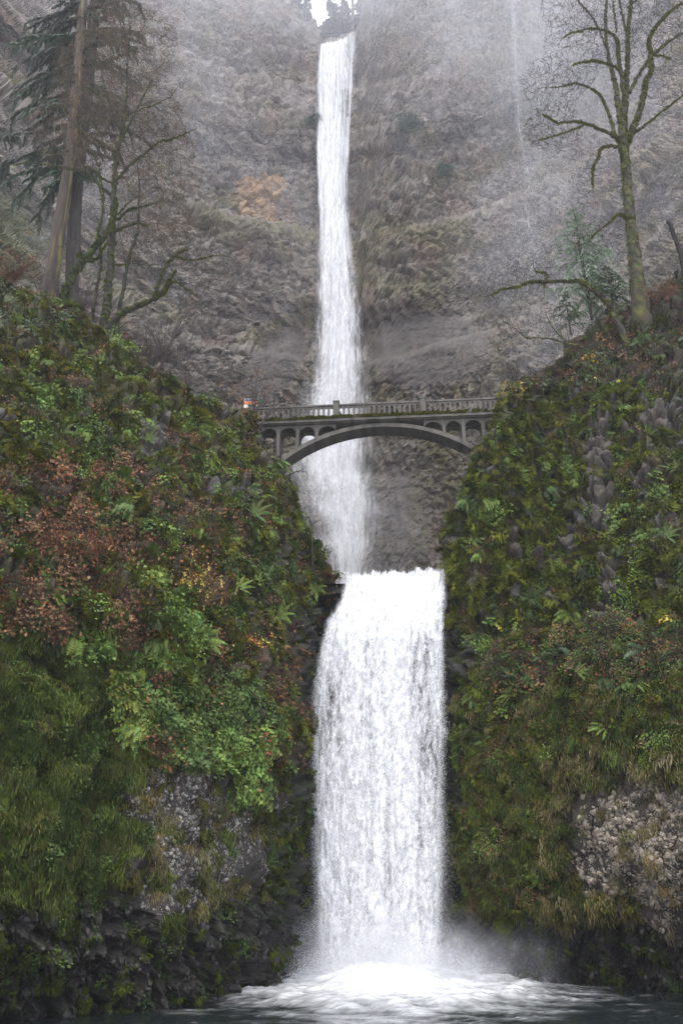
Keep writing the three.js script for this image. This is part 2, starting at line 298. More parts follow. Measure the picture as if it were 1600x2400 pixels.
const right = face({
  T: byX([[1172, 950], [1190, 912], [1225, 888], [1300, 850], [1350, 800], [1400, 755], [1440, 722], [1520, 700], [1570, 668], [1600, 648], [1750, 560], [1950, 440]]),
  L: byY([[1172, 950], [1158, 992], [1140, 1045], [1112, 1080], [1088, 1130], [1066, 1200], [1048, 1260], [1042, 1300], [1048, 1345], [1044, 1400], [1040, 1500], [1030, 1600], [1000, 1800], [950, 2600]]),
  R: [[0, 1950, 440], [1, 1950, 2600]], B: [[0, 950, 2600], [1, 1950, 2600]], nu: 310, nv: 510, eu0: 24, ev: 24, uv: 0.45,
  G: (px, y) => poly1(baseR, px) + (y < 5.5 ? poly1([[1080, 1.5], [1250, 3.5], [1600, 4.5]], px) * (clamp((5.5 - y) / 5.5)) ** 1.2 : 0) + poly1([[1060, 0.05], [1172, 0.13], [1300, 0.33], [1600, 0.45]], px) * Math.max(0, y - 12) + 0.9 * sst(15.6, 16.3, y) * sst(1080, 1200, px),
  back: (w, ku, kv) => [w[0] + 6 * Math.abs(ku), w[1] + 3 * kv, w[2] - 26 * Math.max(Math.abs(ku) ** 1.3, kv)],
  relief: (p, px, py, n) => {
    const z = zoneR(px, py), y = p[1];
    const big = fbm(p[0] * 0.16, y * 0.12, p[2] * 0.16 + 40, 3), midn = fbm(p[0] * 0.55 + 9, y * 0.4, p[2] * 0.55 + 40, 3), fine = fbm(p[0] * 2, y * 1.7, p[2] * 2, 2);
    const [f1, f2, id] = worley((p[0] + p[2] * 0.5) * 0.85 + 0.35 * midn, y * 0.3 + 0.4 * big, 11), crack = sst(0, 0.14, f2 - f1);
    const mossy = sst(-0.2, 0.2, fbm(p[0] * 0.45 - 7, y * 0.3, p[2] * 0.45, 3) + 0.06), pillow = Math.max(0, noise(p[0] * 0.9, y * 0.75, p[2] * 0.9 + 4));
    const pit = creviceR(p) * (z === 'pebble' ? 0.4 : z === 'moss' || z === 'dry' ? 1.1 : 2.2);
    let d = 0.7 * big + 0.45 * midn - pit, c;
    if (z === 'wet') { d += 0.4 * fine + 0.3 * (id - 0.5) * crack + 0.12 * noise(p[0] * 5, y * 4, p[2] * 5); c = mix3(mix3(C_.wet, [0.035, 0.032, 0.03], id), C_.mossGreen, 0.3 * mossy * sst(0, 0.4, fine)); }
    else if (z === 'pebble') { d += 0.06 * fine; c = mix3(C_.matrix, [0.05, 0.04, 0.03], mossy); }
    else if (z === 'columns') {
      const block = (id - 0.45) * 1.1 * crack - 0.35 * (1 - crack), m = clamp(mossy * 0.85 + 0.6 * sst(0.1, 0.5, pillow) - 0.15 * id + 0.12);
      d += mix(block, 0.5 * block + 0.32 * pillow, m) + 0.1 * fine;
      c = mix3(mix3(C_.wet, C_.rock, crack * (0.35 + 0.65 * id)), mix3(mix3(C_.moss, C_.soil, 0.35 + 0.35 * fine), C_.mossBright, sst(0.2, 0.6, pillow) * 0.8), m);
    } else {
      const soil = mix3(C_.soil, C_.litter, sst(-0.2, 0.4, fine) * (z === 'ledge' ? 0.9 : z === 'top' ? 0.6 : 0.3)), mc = z === 'moss' ? mix3(C_.mossGreen, C_.moss, sst(-0.4, 0.4, midn)) : C_.moss;
      d += 0.16 * fine + 0.22 * mossy + 0.2 * pillow;
      c = z === 'dry' ? mix3([0.085, 0.07, 0.035], C_.soil, sst(-0.3, 0.4, fine)) : mix3(soil, mc, mossy * (z === 'top' ? 0.5 : z === 'ledge' ? 0.35 : 0.9));
    }
    if (py < 1500 && bareAt(ROCKS_R, px, py)) { const s = (p[0] + p[2] * 0.5), q = worley(s * 0.8, y * 0.4, 61), k = sst(0, 0.12, q[1] - q[0]); d += 0.1 + 0.45 * (q[2] - 0.5) - 0.12 * (1 - k) - 0.3 * midn; c = mix3([0.035, 0.032, 0.029], [0.12, 0.104, 0.082], k * (0.55 + 0.45 * q[2]) * (0.7 + 0.4 * fine)); }
    return [d, c];
  },
});
const rightCliff = tag(mesh('right_cliff', right.g, M.rock), 'mossy columned rock face below the big bare tree', 'cliff', null, 'structure');

// --- the high wall behind, an amphitheatre round the tall fall
const ORANGE = [[560, 400], [660, 405], [670, 470], [640, 520], [560, 500], [545, 450]];
const far = face({
  T: byX([[-400, -420], [300, -160], [480, -90], [560, -50], [640, -30], [690, 0], [712, 34], [742, 46], [757, 92], [836, 72], [846, 40], [858, -20], [890, -90], [960, -180], [1300, -300], [2000, -420]]),
  L: [[0, -400, -420], [1, -400, 1800]], R: [[0, 2000, -420], [1, 2000, 1800]], B: [[0, -400, 1800], [1, 2000, 1800]],
  nu: 520, nv: 620, ev: 16, uv: 0.12, vmap: (v) => v < 0.94 ? v / 0.94 * 0.8 : 0.8 + (v - 0.94) / 0.06 * 0.2,
  G: (px, y) => {
    const q = (px - 790) / 900, bowl = Math.exp(-(((px - 820) / 420) ** 4));
    return 122 - 42 * q * q + bowl * (7 * sst(92, 70, y) - 5 * sst(60, 40, y)) - 2.5 * sst(170, 162, y) + 4.5 * sst(149 + 0.006 * (px - 600), 144 + 0.006 * (px - 600), y) - 4 * sst(128, 120, y) + 3.5 * sst(106, 101, y) - 3 * sst(96, 92, y);
  },
  back: (w, ku, kv) => [w[0], w[1] + 5 * kv, w[2] - 40 * kv],
  relief: (p, px, py, n) => {
    const y = p[1], s = p[0] + 0.6 * p[2];
    const big = fbm(p[0] * 0.03, y * 0.03, p[2] * 0.03, 4), midn = fbm(p[0] * 0.12, y * 0.12, p[2] * 0.12 + 7, 4), fine = fbm(p[0] * 0.6, y * 0.6, p[2] * 0.6, 2);
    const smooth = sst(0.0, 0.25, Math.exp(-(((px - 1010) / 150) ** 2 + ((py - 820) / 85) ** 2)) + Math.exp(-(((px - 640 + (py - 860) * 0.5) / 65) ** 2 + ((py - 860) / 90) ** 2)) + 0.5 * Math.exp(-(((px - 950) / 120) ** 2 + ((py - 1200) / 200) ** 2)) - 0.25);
    const w1 = worley(s * 0.3 + 0.25 * midn, y * 0.2 + 0.2 * midn, 21), w2 = worley(s * 0.75 + 0.25 * fine, y * 0.62, 31), w3 = worley(s * 1.8 + 0.2 * fine, y * 1.6, 41);
    const c1 = sst(0, 0.25, w1[1] - w1[0]), k2 = sst(0, 0.1, w2[1] - w2[0]), k3 = sst(0, 0.14, w3[1] - w3[0]), knob = 0.3 * (0.55 - w2[0]) + 1.7 * (w2[2] - 0.5) - 0.45 * (1 - k2) + 0.75 * (w3[2] - 0.5) - 0.25 * (1 - k3);
    const ledge = Math.sin(y * 0.24 + s * 0.035 + 2.2 * big + 0.8 * midn), shelf = sst(0.55, 0.95, ledge);
    const bed = sst(0.12, 0.0, Math.abs(Math.sin(y * 0.2 + 0.02 * s + 0.5 * midn + 1.5 * big))) * sst(-0.3, 0.1, noise(s * 0.03, y * 0.05, 8));
    const calm = 1 - 0.65 * Math.exp(-(((px - 788) / 75) ** 2));
    const d = calm * (2.2 * big * sst(40, 160, py) + 0.6 * midn + (1 - 0.82 * smooth) * (0.9 * (w1[2] - 0.5) * c1 - 0.4 * (1 - c1) + 0.75 * knob + 1.0 * shelf - 1.0 * bed));
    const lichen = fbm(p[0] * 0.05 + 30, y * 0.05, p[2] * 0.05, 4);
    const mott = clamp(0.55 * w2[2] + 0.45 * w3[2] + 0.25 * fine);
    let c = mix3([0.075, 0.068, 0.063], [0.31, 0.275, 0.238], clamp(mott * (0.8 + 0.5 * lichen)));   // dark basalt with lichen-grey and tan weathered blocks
    c = mix3(c, [0.19, 0.13, 0.095], 0.45 * sst(0.1, 0.5, fbm(p[0] * 0.07, y * 0.07 + 50, p[2] * 0.07, 3)));
    if (inside(px + 26 * fine + 20 * midn, py + 40 * midn, ORANGE)) c = mix3(c, [0.5, 0.3, 0.14], 0.15 + 0.45 * w2[2]);
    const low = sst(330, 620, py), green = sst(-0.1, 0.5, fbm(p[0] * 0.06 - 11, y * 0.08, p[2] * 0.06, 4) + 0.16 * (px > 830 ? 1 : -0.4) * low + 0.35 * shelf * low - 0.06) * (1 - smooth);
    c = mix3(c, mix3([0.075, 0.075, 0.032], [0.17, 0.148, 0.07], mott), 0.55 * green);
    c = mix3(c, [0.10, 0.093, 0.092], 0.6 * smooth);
    if (py > 1000 && px > 960 + 50 * midn) c = mix3(c, [0.085, 0.08, 0.035], 0.6 * sst(-0.3, 0.2, fine));   // scrub under the bridge
    const slope = Math.exp(-(((px - 20) / 90) ** 2 + ((py - 560) / 110) ** 2)); c = mix3(c, [0.11, 0.13, 0.05], 0.8 * slope);
    return [d, c];
  },
});
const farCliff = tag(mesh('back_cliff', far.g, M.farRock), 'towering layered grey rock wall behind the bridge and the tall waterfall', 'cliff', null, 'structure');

// --- bed of the stream between the two falls, and the rock sill the lower fall runs over
{
  const m = new MB(), nx = 40, nz = 40; const V = [];
  for (let j = 0; j <= nz; j++) for (let i = 0; i <= nx; i++) {
    const z = -44.6 - j / nz * 80, x = mix(-10 - j * 0.4, 16 + j * 0.5, i / nx), e = Math.abs(i / nx - 0.42) * 2;
    V.push(m.v([x, 19.4 + 6 * j / nz + 2.5 * e * e * (j / nz) + 0.3 * noise(x * 0.3, z * 0.3, 0), z], [0, 1, 0], [0.03, 0.03, 0.028]));
  }
  for (let j = 0; j < nz; j++) for (let i = 0; i < nx; i++) { const a = j * (nx + 1) + i; m.i.push(a, a + 1, a + nx + 2, a, a + nx + 2, a + nx + 1); }
  const g = m.geo(); g.computeVertexNormals();
  tag(mesh('stream_bed', g, M.bark), 'dark rock bed of the stream feeding the lower fall', 'stream bed', null, 'structure');
  const w = new MB(); const S = 60, H = 50, U = [];   // the wall that the lower fall runs down
  for (let j = 0; j <= H; j++) for (let i = 0; i <= S; i++) { const x = mix(-5, 10, i / S), y = mix(20.3, -2, j / H); U.push(w.v([x, y, -45.6 + 0.9 * fbm(x * 0.4, y * 0.4, 3, 4) - (y > 19.5 ? 0 : 0)], [0, 0, 1], [0.028, 0.027, 0.026])); }
  for (let j = 0; j < H; j++) for (let i = 0; i < S; i++) { const a = j * (S + 1) + i; w.i.push(a, a + S + 1, a + 1, a + 1, a + S + 1, a + S + 2); }
  const gw = w.geo(); gw.computeVertexNormals();
  tag(mesh('fall_wall', gw, M.bark), 'black wet rock wall behind the lower fall', 'cliff', null, 'structure');
  const tops = new MB(); // flat stream surface
  tops.quad([-12, 20.25, -45], [18, 20.25, -45], [24, 20.6, -110], [-22, 20.6, -110], [0.03, 0.035, 0.033]);
  tag(mesh('stream_water', tops.geo(), M.pool), 'stream running from the foot of the tall fall to the lip of the lower fall', 'stream', null, 'structure');
}
// ---------------------------------------------------------------- small plants, as clumps: z out of the face, y up along it
function mossTuftGeo(n = 90) { // a cushion of short shoots, about 1 m across
  const m = new MB();
  for (let k = 0; k < n; k++) {
    const a = rr(0, 6.283), r = Math.sqrt(rnd()) * 0.5, b = [Math.cos(a) * r, Math.sin(a) * r, 0.12 * (1 - r * 2)], h = rr(0.1, 0.26), w = rr(0.035, 0.085);
    const t = add(b, [Math.cos(a) * 0.15 + rr(-0.1, 0.1), Math.sin(a) * 0.15 - 0.12 + rr(-0.1, 0.1), h]), s = [Math.cos(a + 1.6 + rr(-0.5, 0.5)) * w, Math.sin(a + 1.6) * w, 0], c = rr(0.7, 1.25);
    m.tri(add(b, s), add(b, s, -1), t, [0.10 * c, 0.105 * c, 0.018 * c]);
  }
  return m.geo();
}
function strandGeo(n = 110, l0 = 0.15, l1 = 0.5) { // hanging strands
  const m = new MB();
  for (let k = 0; k < n; k++) {
    const b = [gauss() * 0.34, gauss() * 0.34, 0.02], L = rr(l0, l1), w = rr(0.01, 0.03), out = rr(0.04, 0.16), dx = rr(-0.08, 0.08), c = rr(0.45, 1.6), col = [c, c, c];
    const p1 = add(b, [dx * 0.5, -L * 0.35, out]), p2 = add(b, [dx, -L, out * 0.7]);
    m.quad(add(b, [-w, 0, 0]), add(p1, [-w, 0, 0]), add(p1, [w, 0, 0]), add(b, [w, 0, 0]), col); m.tri(add(p1, [-w, 0, 0]), p2, add(p1, [w, 0, 0]), col);
  }
  return m.geo();
}
function leavesGeo(n = 60, size = 0.13, droop = 0.6, spread = 0.4) { // loose leaves, each a folded diamond
  const m = new MB();
  for (let k = 0; k < n; k++) {
    const b = [gauss() * spread, gauss() * spread, rr(0.03, 0.3)], a = rr(0, 6.283), L = size * rr(0.7, 1.4), W = L * rr(0.28, 0.42), c = rr(0.6, 1.35), col = [c * rr(0.9, 1.1), c, c];
    const d = unit([Math.cos(a), Math.sin(a) - droop, rr(0.1, 0.7)]), s = unit(cross(d, [rr(-0.4, 0.4), rr(-0.4, 0.4), 1])), nn = cross(s, d);
    const mid = add(add(b, d, L * 0.45), nn, L * 0.06), tip = add(add(b, d, L), nn, -L * 0.05);
    m.tri(b, add(mid, s, W), tip, col); m.tri(b, tip, add(mid, s, -W), col);
  }
  return m.geo();
}
function frond(m, base, dir, L, droop, w, nPin, col, down = [0, -1, 0]) { // a pinnate frond arching over
  let p = base.slice(), d = unit(dir); const seg = L / nPin; let prev = p;
  for (let k = 0; k < nPin; k++) {
    const t = (k + 0.5) / nPin, q = add(p, d, seg), s = unit(cross(d, Math.abs(dot(d, [0, 0, 1])) > 0.9 ? [1, 0, 0] : [0, 0, 1])), nn = cross(s, d);
    const pl = w * L * Math.sin(Math.PI * clamp(0.12 + 0.86 * t)) ** 0.7 * (1 - 0.25 * t), sl = add(d, down, 0.15), c = rr(0.8, 1.2), cc = [col[0] * c, col[1] * c, col[2] * c];
    for (const g of [1, -1]) { const tip = add(add(add(p, s, g * pl), sl, pl * 0.45), nn, -pl * 0.18 + rr(-0.02, 0.02)); m.tri(p, q, tip, cc); }
    p = q; d = unit(add(d, down, droop / nPin)); prev = q;
  }
}
function fernGeo(n, L, up, droop, w = 0.2, nPin = 13, col = [1, 1, 1]) { // a rosette of fronds, rooted in the face
  const m = new MB();
  for (let k = 0; k < n; k++) { const a = k / n * 6.283 + rr(-0.3, 0.3), o = rr(0.5, 1.0); frond(m, [0, 0, 0.0], [Math.cos(a) * o, Math.sin(a) * o + up, rr(0.45, 0.9)], L * rr(0.7, 1.15), droop * rr(0.8, 1.3), w, nPin, [col[0] * rr(0.8, 1.2), col[1] * rr(0.85, 1.15), col[2]]); }
  return m.geo();
}
function drapeGeo(n, L, w, nPin) { // fronds hanging in a curtain
  const m = new MB();
  for (let k = 0; k < n; k++) { const b = [gauss() * 0.16, gauss() * 0.12, rr(0, 0.05)]; frond(m, b, [rr(-0.5, 0.5), rr(-0.3, 0.5), rr(0.5, 1)], L * rr(0.6, 1.2), 2.4, w, nPin, [rr(0.8, 1.25), rr(0.85, 1.15), 1]); }
  return m.geo();
}
function twigsGeo(n = 12) { const m = new MB(); for (let k = 0; k < n; k++) { const b = [gauss() * 0.3, gauss() * 0.3, 0], d = unit([gauss() * 0.6, gauss() * 0.5 + 0.2, 0.7]), L = rr(0.3, 0.9), c = rr(0.6, 1.3); const q = add(add(b, d, L * 0.5), [0, -0.04, 0]); m.tube([b, q, add(add(b, d, L), [rr(-0.1, 0.1), -0.12, 0])], [0.009, 0.007, 0.004], 3, () => [0.05 * c, 0.035 * c, 0.027 * c], false); } return m.geo(); }

const G = {
  tuft: [mossTuftGeo(), mossTuftGeo(), mossTuftGeo()], strand: [strandGeo(), strandGeo(120, 0.1, 0.4)], leaves: [leavesGeo(), leavesGeo(70, 0.1), leavesGeo(50, 0.16, 0.9)],
  litter: [leavesGeo(36, 0.13, 0.2, 0.42), leavesGeo(28, 0.18, 0.2, 0.45)], small: [fernGeo(12, 0.46, 0.0, 1.3, 0.2, 8), drapeGeo(20, 0.45, 0.22, 8)], broad: [leavesGeo(64, 0.19, 1.5, 0.34), leavesGeo(60, 0.16, 1.3, 0.34)], twigs: [twigsGeo(26), twigsGeo(20)],
};
const GREEN = { bright: [0.115, 0.18, 0.036], mid: [0.068, 0.11, 0.026], dark: [0.032, 0.052, 0.016], grey: [0.085, 0.115, 0.065], yel: [0.12, 0.16, 0.03], pale: [0.14, 0.22, 0.1] };
const DEAD = [[0.135, 0.068, 0.035], [0.162, 0.09, 0.047], [0.088, 0.046, 0.028], [0.19, 0.112, 0.058], [0.058, 0.036, 0.024], [0.175, 0.08, 0.037]];
const STR = [[0.048, 0.068, 0.016], [0.068, 0.09, 0.02], [0.028, 0.042, 0.011], [0.078, 0.078, 0.024]], TAN = [[0.13, 0.11, 0.05], [0.1, 0.09, 0.04], [0.16, 0.135, 0.07]];

const heap = {}; // kind of stuff -> rows for each variant
function drop(kind, at_, s, col, spin = 0, tilt = 0.3) {
  const v = Math.floor(rnd() * G[kind].length), n = unit(add(at_.n, [gauss() * tilt, gauss() * tilt * 0.6 + 0.08, gauss() * tilt])), b = turned(n, spin + gauss() * (kind === 'strand' ? 0.06 : 0.3));
  (heap[kind] ||= G[kind].map(() => []))[v].push([add(at_.p, at_.n, -0.03), ...b, s, col]);
}
// --- ground cover over the left face
for (let k = 0; k < 34000; k++) {
  const a = left.any(); if (a.px < -120 || a.py > 2420) continue;
  const z = zoneL(a.px, a.py), p = a.p, f = fbm(p[0] * 0.35, p[1] * 0.3, p[2] * 0.35 + 3, 3), g = noise(p[0] * 0.16, p[1] * 0.14, p[2] * 0.16 + 9), r = rnd(); if (creviceL(p) > 0.19 && rnd() < 0.75) continue;
  if (a.py < 1400 && bareAt(ROCKS_L, a.px, a.py) && r < 0.94) continue;   // clean rock stays open
  const bare = a.c[0] > 0.075 && a.c[2] > 0.06;
  if (z === 'hang') { if (r < 0.62) drop('strand', a, rr(0.35, 0.7), jitCol(f > 0.12 ? STR[1] : f < -0.15 ? STR[2] : pick(STR)), 0, 0.15); else if (r < 0.68) drop('leaves', a, rr(0.4, 0.7), jitCol(GREEN.mid)); else if (r < 0.85) drop('tuft', a, rr(0.3, 0.6), [0.6, 0.85, 0.8]); }
  else if (z === 'brightA') { if (r < 0.45) drop('small', a, rr(0.9, 1.4), jitCol(f > -0.1 ? GREEN.bright : GREEN.yel)); else if (r < 0.7) drop('broad', a, rr(0.6, 0.9), jitCol(p[1] < 11 ? GREEN.yel : GREEN.bright)); else if (r < 0.73) drop('litter', a, 0.7, jitCol(pick(DEAD))); }
  else if (z === 'brightB') { if (r < 0.6) drop('broad', a, rr(0.7, 1.1), jitCol(f > 0.25 ? GREEN.mid : a.py > 1700 ? GREEN.bright : GREEN.mid)); else if (r < 0.64) drop('litter', a, 0.7, jitCol([0.3, 0.1, 0.07])); else if (r < 0.72) drop('tuft', a, 0.7, [1, 1, 1]); }
  else if (z === 'pebble') { if (r < 0.06) drop('strand', a, rr(0.5, 0.9), jitCol(rnd() < 0.5 ? TAN[0] : STR[1]), 0, 0.12); else if (r < 0.08) drop('tuft', a, rr(0.4, 0.8), [0.8, 0.8, 1]); }
  else if (z === 'wet') { if (r < 0.05 && f > 0) drop('leaves', a, rr(0.5, 0.8), jitCol(GREEN.mid)); else if (r < 0.18 && f > -0.1) drop('tuft', a, rr(0.3, 0.6), [0.6, 0.75, 0.6]); else if (r < 0.26 && a.px > 640) drop('strand', a, rr(0.4, 0.7), jitCol([0.04, 0.05, 0.02]), 0, 0.1); }
  else if (z === 'mossStrip') { if (r < 0.4) drop('strand', a, rr(0.4, 0.8), jitCol(rnd() < 0.35 ? TAN[1] : STR[0]), 0, 0.12); else if (r < 0.65) drop('tuft', a, rr(0.4, 0.8), [0.8, 0.9, 0.8]); else if (r < 0.7) drop('leaves', a, rr(0.5, 0.8), jitCol(GREEN.mid)); }
  else if (z === 'litter') { const t = noise(p[0] * 0.5, p[1] * 0.42, p[2] * 0.5 + 60) + 0.35 * gauss(); if (t > 0.25) rnd() < 0.5 ? drop('tuft', a, rr(0.4, 0.9), jitCol([0.9, 0.95, 0.9])) : drop(rnd() < 0.6 ? 'leaves' : 'small', a, rr(0.5, 1), jitCol(f > 0 ? GREEN.bright : GREEN.mid)); else if (r < 0.55) drop('litter', a, rr(0.5, 1.0), jitCol(pick(DEAD), 0.35)); else if (r < 0.62) drop('leaves', a, rr(0.5, 1), jitCol(rnd() < 0.6 ? GREEN.dark : GREEN.mid)); else if (r < 0.72) drop('twigs', a, rr(0.7, 1.2), [1, 1, 1]); else if (r < 0.78) drop('small', a, rr(0.6, 1), jitCol(GREEN.mid)); }
  else {
    if (bare && rnd() < 0.7) continue;
    if (a.py < 800 && r < 0.3) { drop('leaves', a, rr(0.7, 1.2), jitCol(rnd() < 0.5 ? GREEN.grey : rnd() < 0.5 ? GREEN.dark : pick(DEAD))); continue; }
    const t = noise(p[0] * 0.5, p[1] * 0.42, p[2] * 0.5 + 60) + 0.35 * gauss();
    if (t > 0.35) drop(rnd() < 0.55 ? 'leaves' : 'small', a, rr(0.6, 1.2), jitCol(f > 0.05 ? GREEN.bright : rnd() < 0.35 ? GREEN.dark : GREEN.mid));
    else if (t > -0.15) drop('tuft', a, rr(0.4, 1.0), jitCol(g > 0 ? [1.1, 1.05, 0.9] : [0.8, 0.9, 0.8]));
    else if (t > -0.45) { if (r < 0.4) drop('twigs', a, rr(0.6, 1.1), [1, 1, 1]); else if (r < 0.7) drop('strand', a, rr(0.4, 0.8), jitCol(rnd() < 0.4 ? pick(TAN) : pick(STR)), 0, 0.2); }
    else if (r < 0.6) drop('litter', a, rr(0.4, 0.9), jitCol(pick(DEAD), 0.35));
  }
}
// --- ground cover over the right face
for (let k = 0; k < 30000; k++) {
  const a = right.any(); if (a.px > 1720 || a.py > 2420) continue;
  const z = zoneR(a.px, a.py), p = a.p, f = fbm(p[0] * 0.35, p[1] * 0.3, p[2] * 0.35 + 3, 3), g = noise(p[0] * 0.16, p[1] * 0.14, p[2] * 0.16 + 29), r = rnd(), bare = a.c[2] > 0.055; if (creviceR(p) > 0.19 && rnd() < 0.75) continue; if (a.py < 1500 && bareAt(ROCKS_R, a.px, a.py) && r < 0.94) continue;
  if (z === 'wet') { if (r < 0.14 && f > -0.15 && a.py > 1400) drop('tuft', a, rr(0.3, 0.6), [0.6, 0.75, 0.6]); else if (r < 0.18 && f > 0.1) drop('leaves', a, rr(0.4, 0.7), jitCol(GREEN.mid)); else if (r < 0.28 && a.px < 1100) drop('strand', a, rr(0.4, 0.7), jitCol([0.04, 0.05, 0.02]), 0, 0.1); }
  else if (z === 'pebble') { if (r < 0.05) drop('strand', a, rr(0.4, 0.8), jitCol(pick(TAN)), 0, 0.12); }
  else if (z === 'dry') { if (r < 0.6) drop('strand', a, rr(0.5, 0.95), jitCol(rnd() < 0.55 ? pick(TAN) : pick(STR)), 0, 0.15); else if (r < 0.7) drop('tuft', a, rr(0.4, 0.8), [0.8, 0.8, 0.8]); }
  else if (z === 'moss') { if (r < 0.38) drop('strand', a, rr(0.5, 0.9), jitCol(rnd() < 0.2 ? pick(TAN) : pick(STR)), 0, 0.15); else if (r < 0.66) drop('tuft', a, rr(0.4, 0.9), jitCol(f > 0 ? [1, 1.15, 0.9] : [0.75, 0.9, 0.8])); else if (r < 0.72 + 0.12 * sst(0, 0.4, g)) drop('leaves', a, rr(0.5, 0.9), jitCol(g > 0.2 ? GREEN.bright : GREEN.mid)); else if (r < 0.87) drop('litter', a, rr(0.4, 0.7), jitCol(pick(DEAD))); }
  else if (z === 'ledge') { if (r < 0.22) drop('litter', a, rr(0.6, 1), jitCol(pick(DEAD), 0.35)); else if (r < 0.62) drop('leaves', a, rr(0.5, 0.9), jitCol(GREEN.mid)); else if (r < 0.62) drop('small', a, rr(0.6, 1.1), jitCol(GREEN.mid)); else if (r < 0.74) drop('twigs', a, 1, [1, 1, 1]); else if (r < 0.84) drop('tuft', a, rr(0.4, 0.8), [0.9, 1, 0.9]); }
  else if (z === 'top') { if (r < 0.2) drop('leaves', a, rr(0.6, 1.1), jitCol(rnd() < 0.5 ? GREEN.dark : GREEN.grey)); else if (r < 0.42) drop('litter', a, rr(0.5, 0.9), jitCol(pick(DEAD), 0.35)); else if (r < 0.58) drop('twigs', a, rr(0.8, 1.3), [1, 1, 1]); else if (r < 0.72) drop('small', a, rr(0.7, 1.2), jitCol(rnd() < 0.5 ? GREEN.grey : GREEN.mid)); else if (r < 0.85) drop('tuft', a, rr(0.5, 0.9), [0.8, 0.85, 0.8]); }
  else {
    if (bare && rnd() < 0.8) continue;
    const t = noise(p[0] * 0.5, p[1] * 0.4, p[2] * 0.5 + 90) + 0.35 * gauss();
    if (t > 0.45) drop(rnd() < 0.5 ? 'leaves' : 'small', a, rr(0.6, 1.1), jitCol(g > 0.1 ? GREEN.bright : rnd() < 0.4 ? GREEN.dark : GREEN.mid));
    else if (t > -0.3) drop('tuft', a, rr(0.45, 1.0), jitCol(f > -0.1 ? [1.08, 1.18, 0.95] : [0.78, 0.85, 0.72]));
    else if (r < 0.25) drop('twigs', a, rr(0.6, 1.1), [1, 1, 1]);
    else if (r < 0.55) drop('strand', a, rr(0.4, 0.8), jitCol(rnd() < 0.4 ? pick(TAN) : pick(STR)), 0, 0.2);
    else if (r < 0.75) drop('litter', a, rr(0.4, 0.7), jitCol(pick(DEAD), 0.35));
  }
}
// --- moss, grass and low scrub on the ledges of the far wall
for (let k = 0; k < 12000; k++) {
  const a = far.any(); if (a.py > 1360 || a.py < -40 || a.px < -60 || a.px > 1680) continue;
  if (a.c[1] < a.c[2] * 1.7) continue;
  drop('tuft', a, rr(0.5, 1.2), rnd() < 0.6 ? jitCol([1.3, 1.2, 2]) : jitCol([1.9, 1.5, 2.6]), 0, 0.3);
}
const NAMES = { tuft: ['cushion_moss', 'olive cushion moss over the rock faces', 'moss', M.moss], strand: ['hanging_moss', 'stringy green and tan moss hanging down the rock faces', 'moss', M.moss], leaves: ['ivy_leaves', 'small dark and bright green ivy leaves over the rock faces', 'leaves', M.leaf],
  litter: ['fallen_leaves', 'rusty brown fallen leaves caught on the slopes', 'leaves', M.dryLeaf], small: ['small_fern_undergrowth', 'low mats of small green fern over the rock faces', 'undergrowth', M.leaf], broad: ['broad_leaves', 'bright green broad hanging leaves above the pebbly rock', 'leaves', M.leaf], twigs: ['brushwood_debris', 'thin dark twigs and dead stems on the slopes', 'twigs', M.bark] };
for (const kind in heap) heap[kind].forEach((rows, v) => { const [n, l, c, m] = NAMES[kind]; const words = ['', ', finer sort', ', coarser sort'][v] || ''; if (rows.length) scatter(n, G[kind][v], m, rows, l + words, c); });

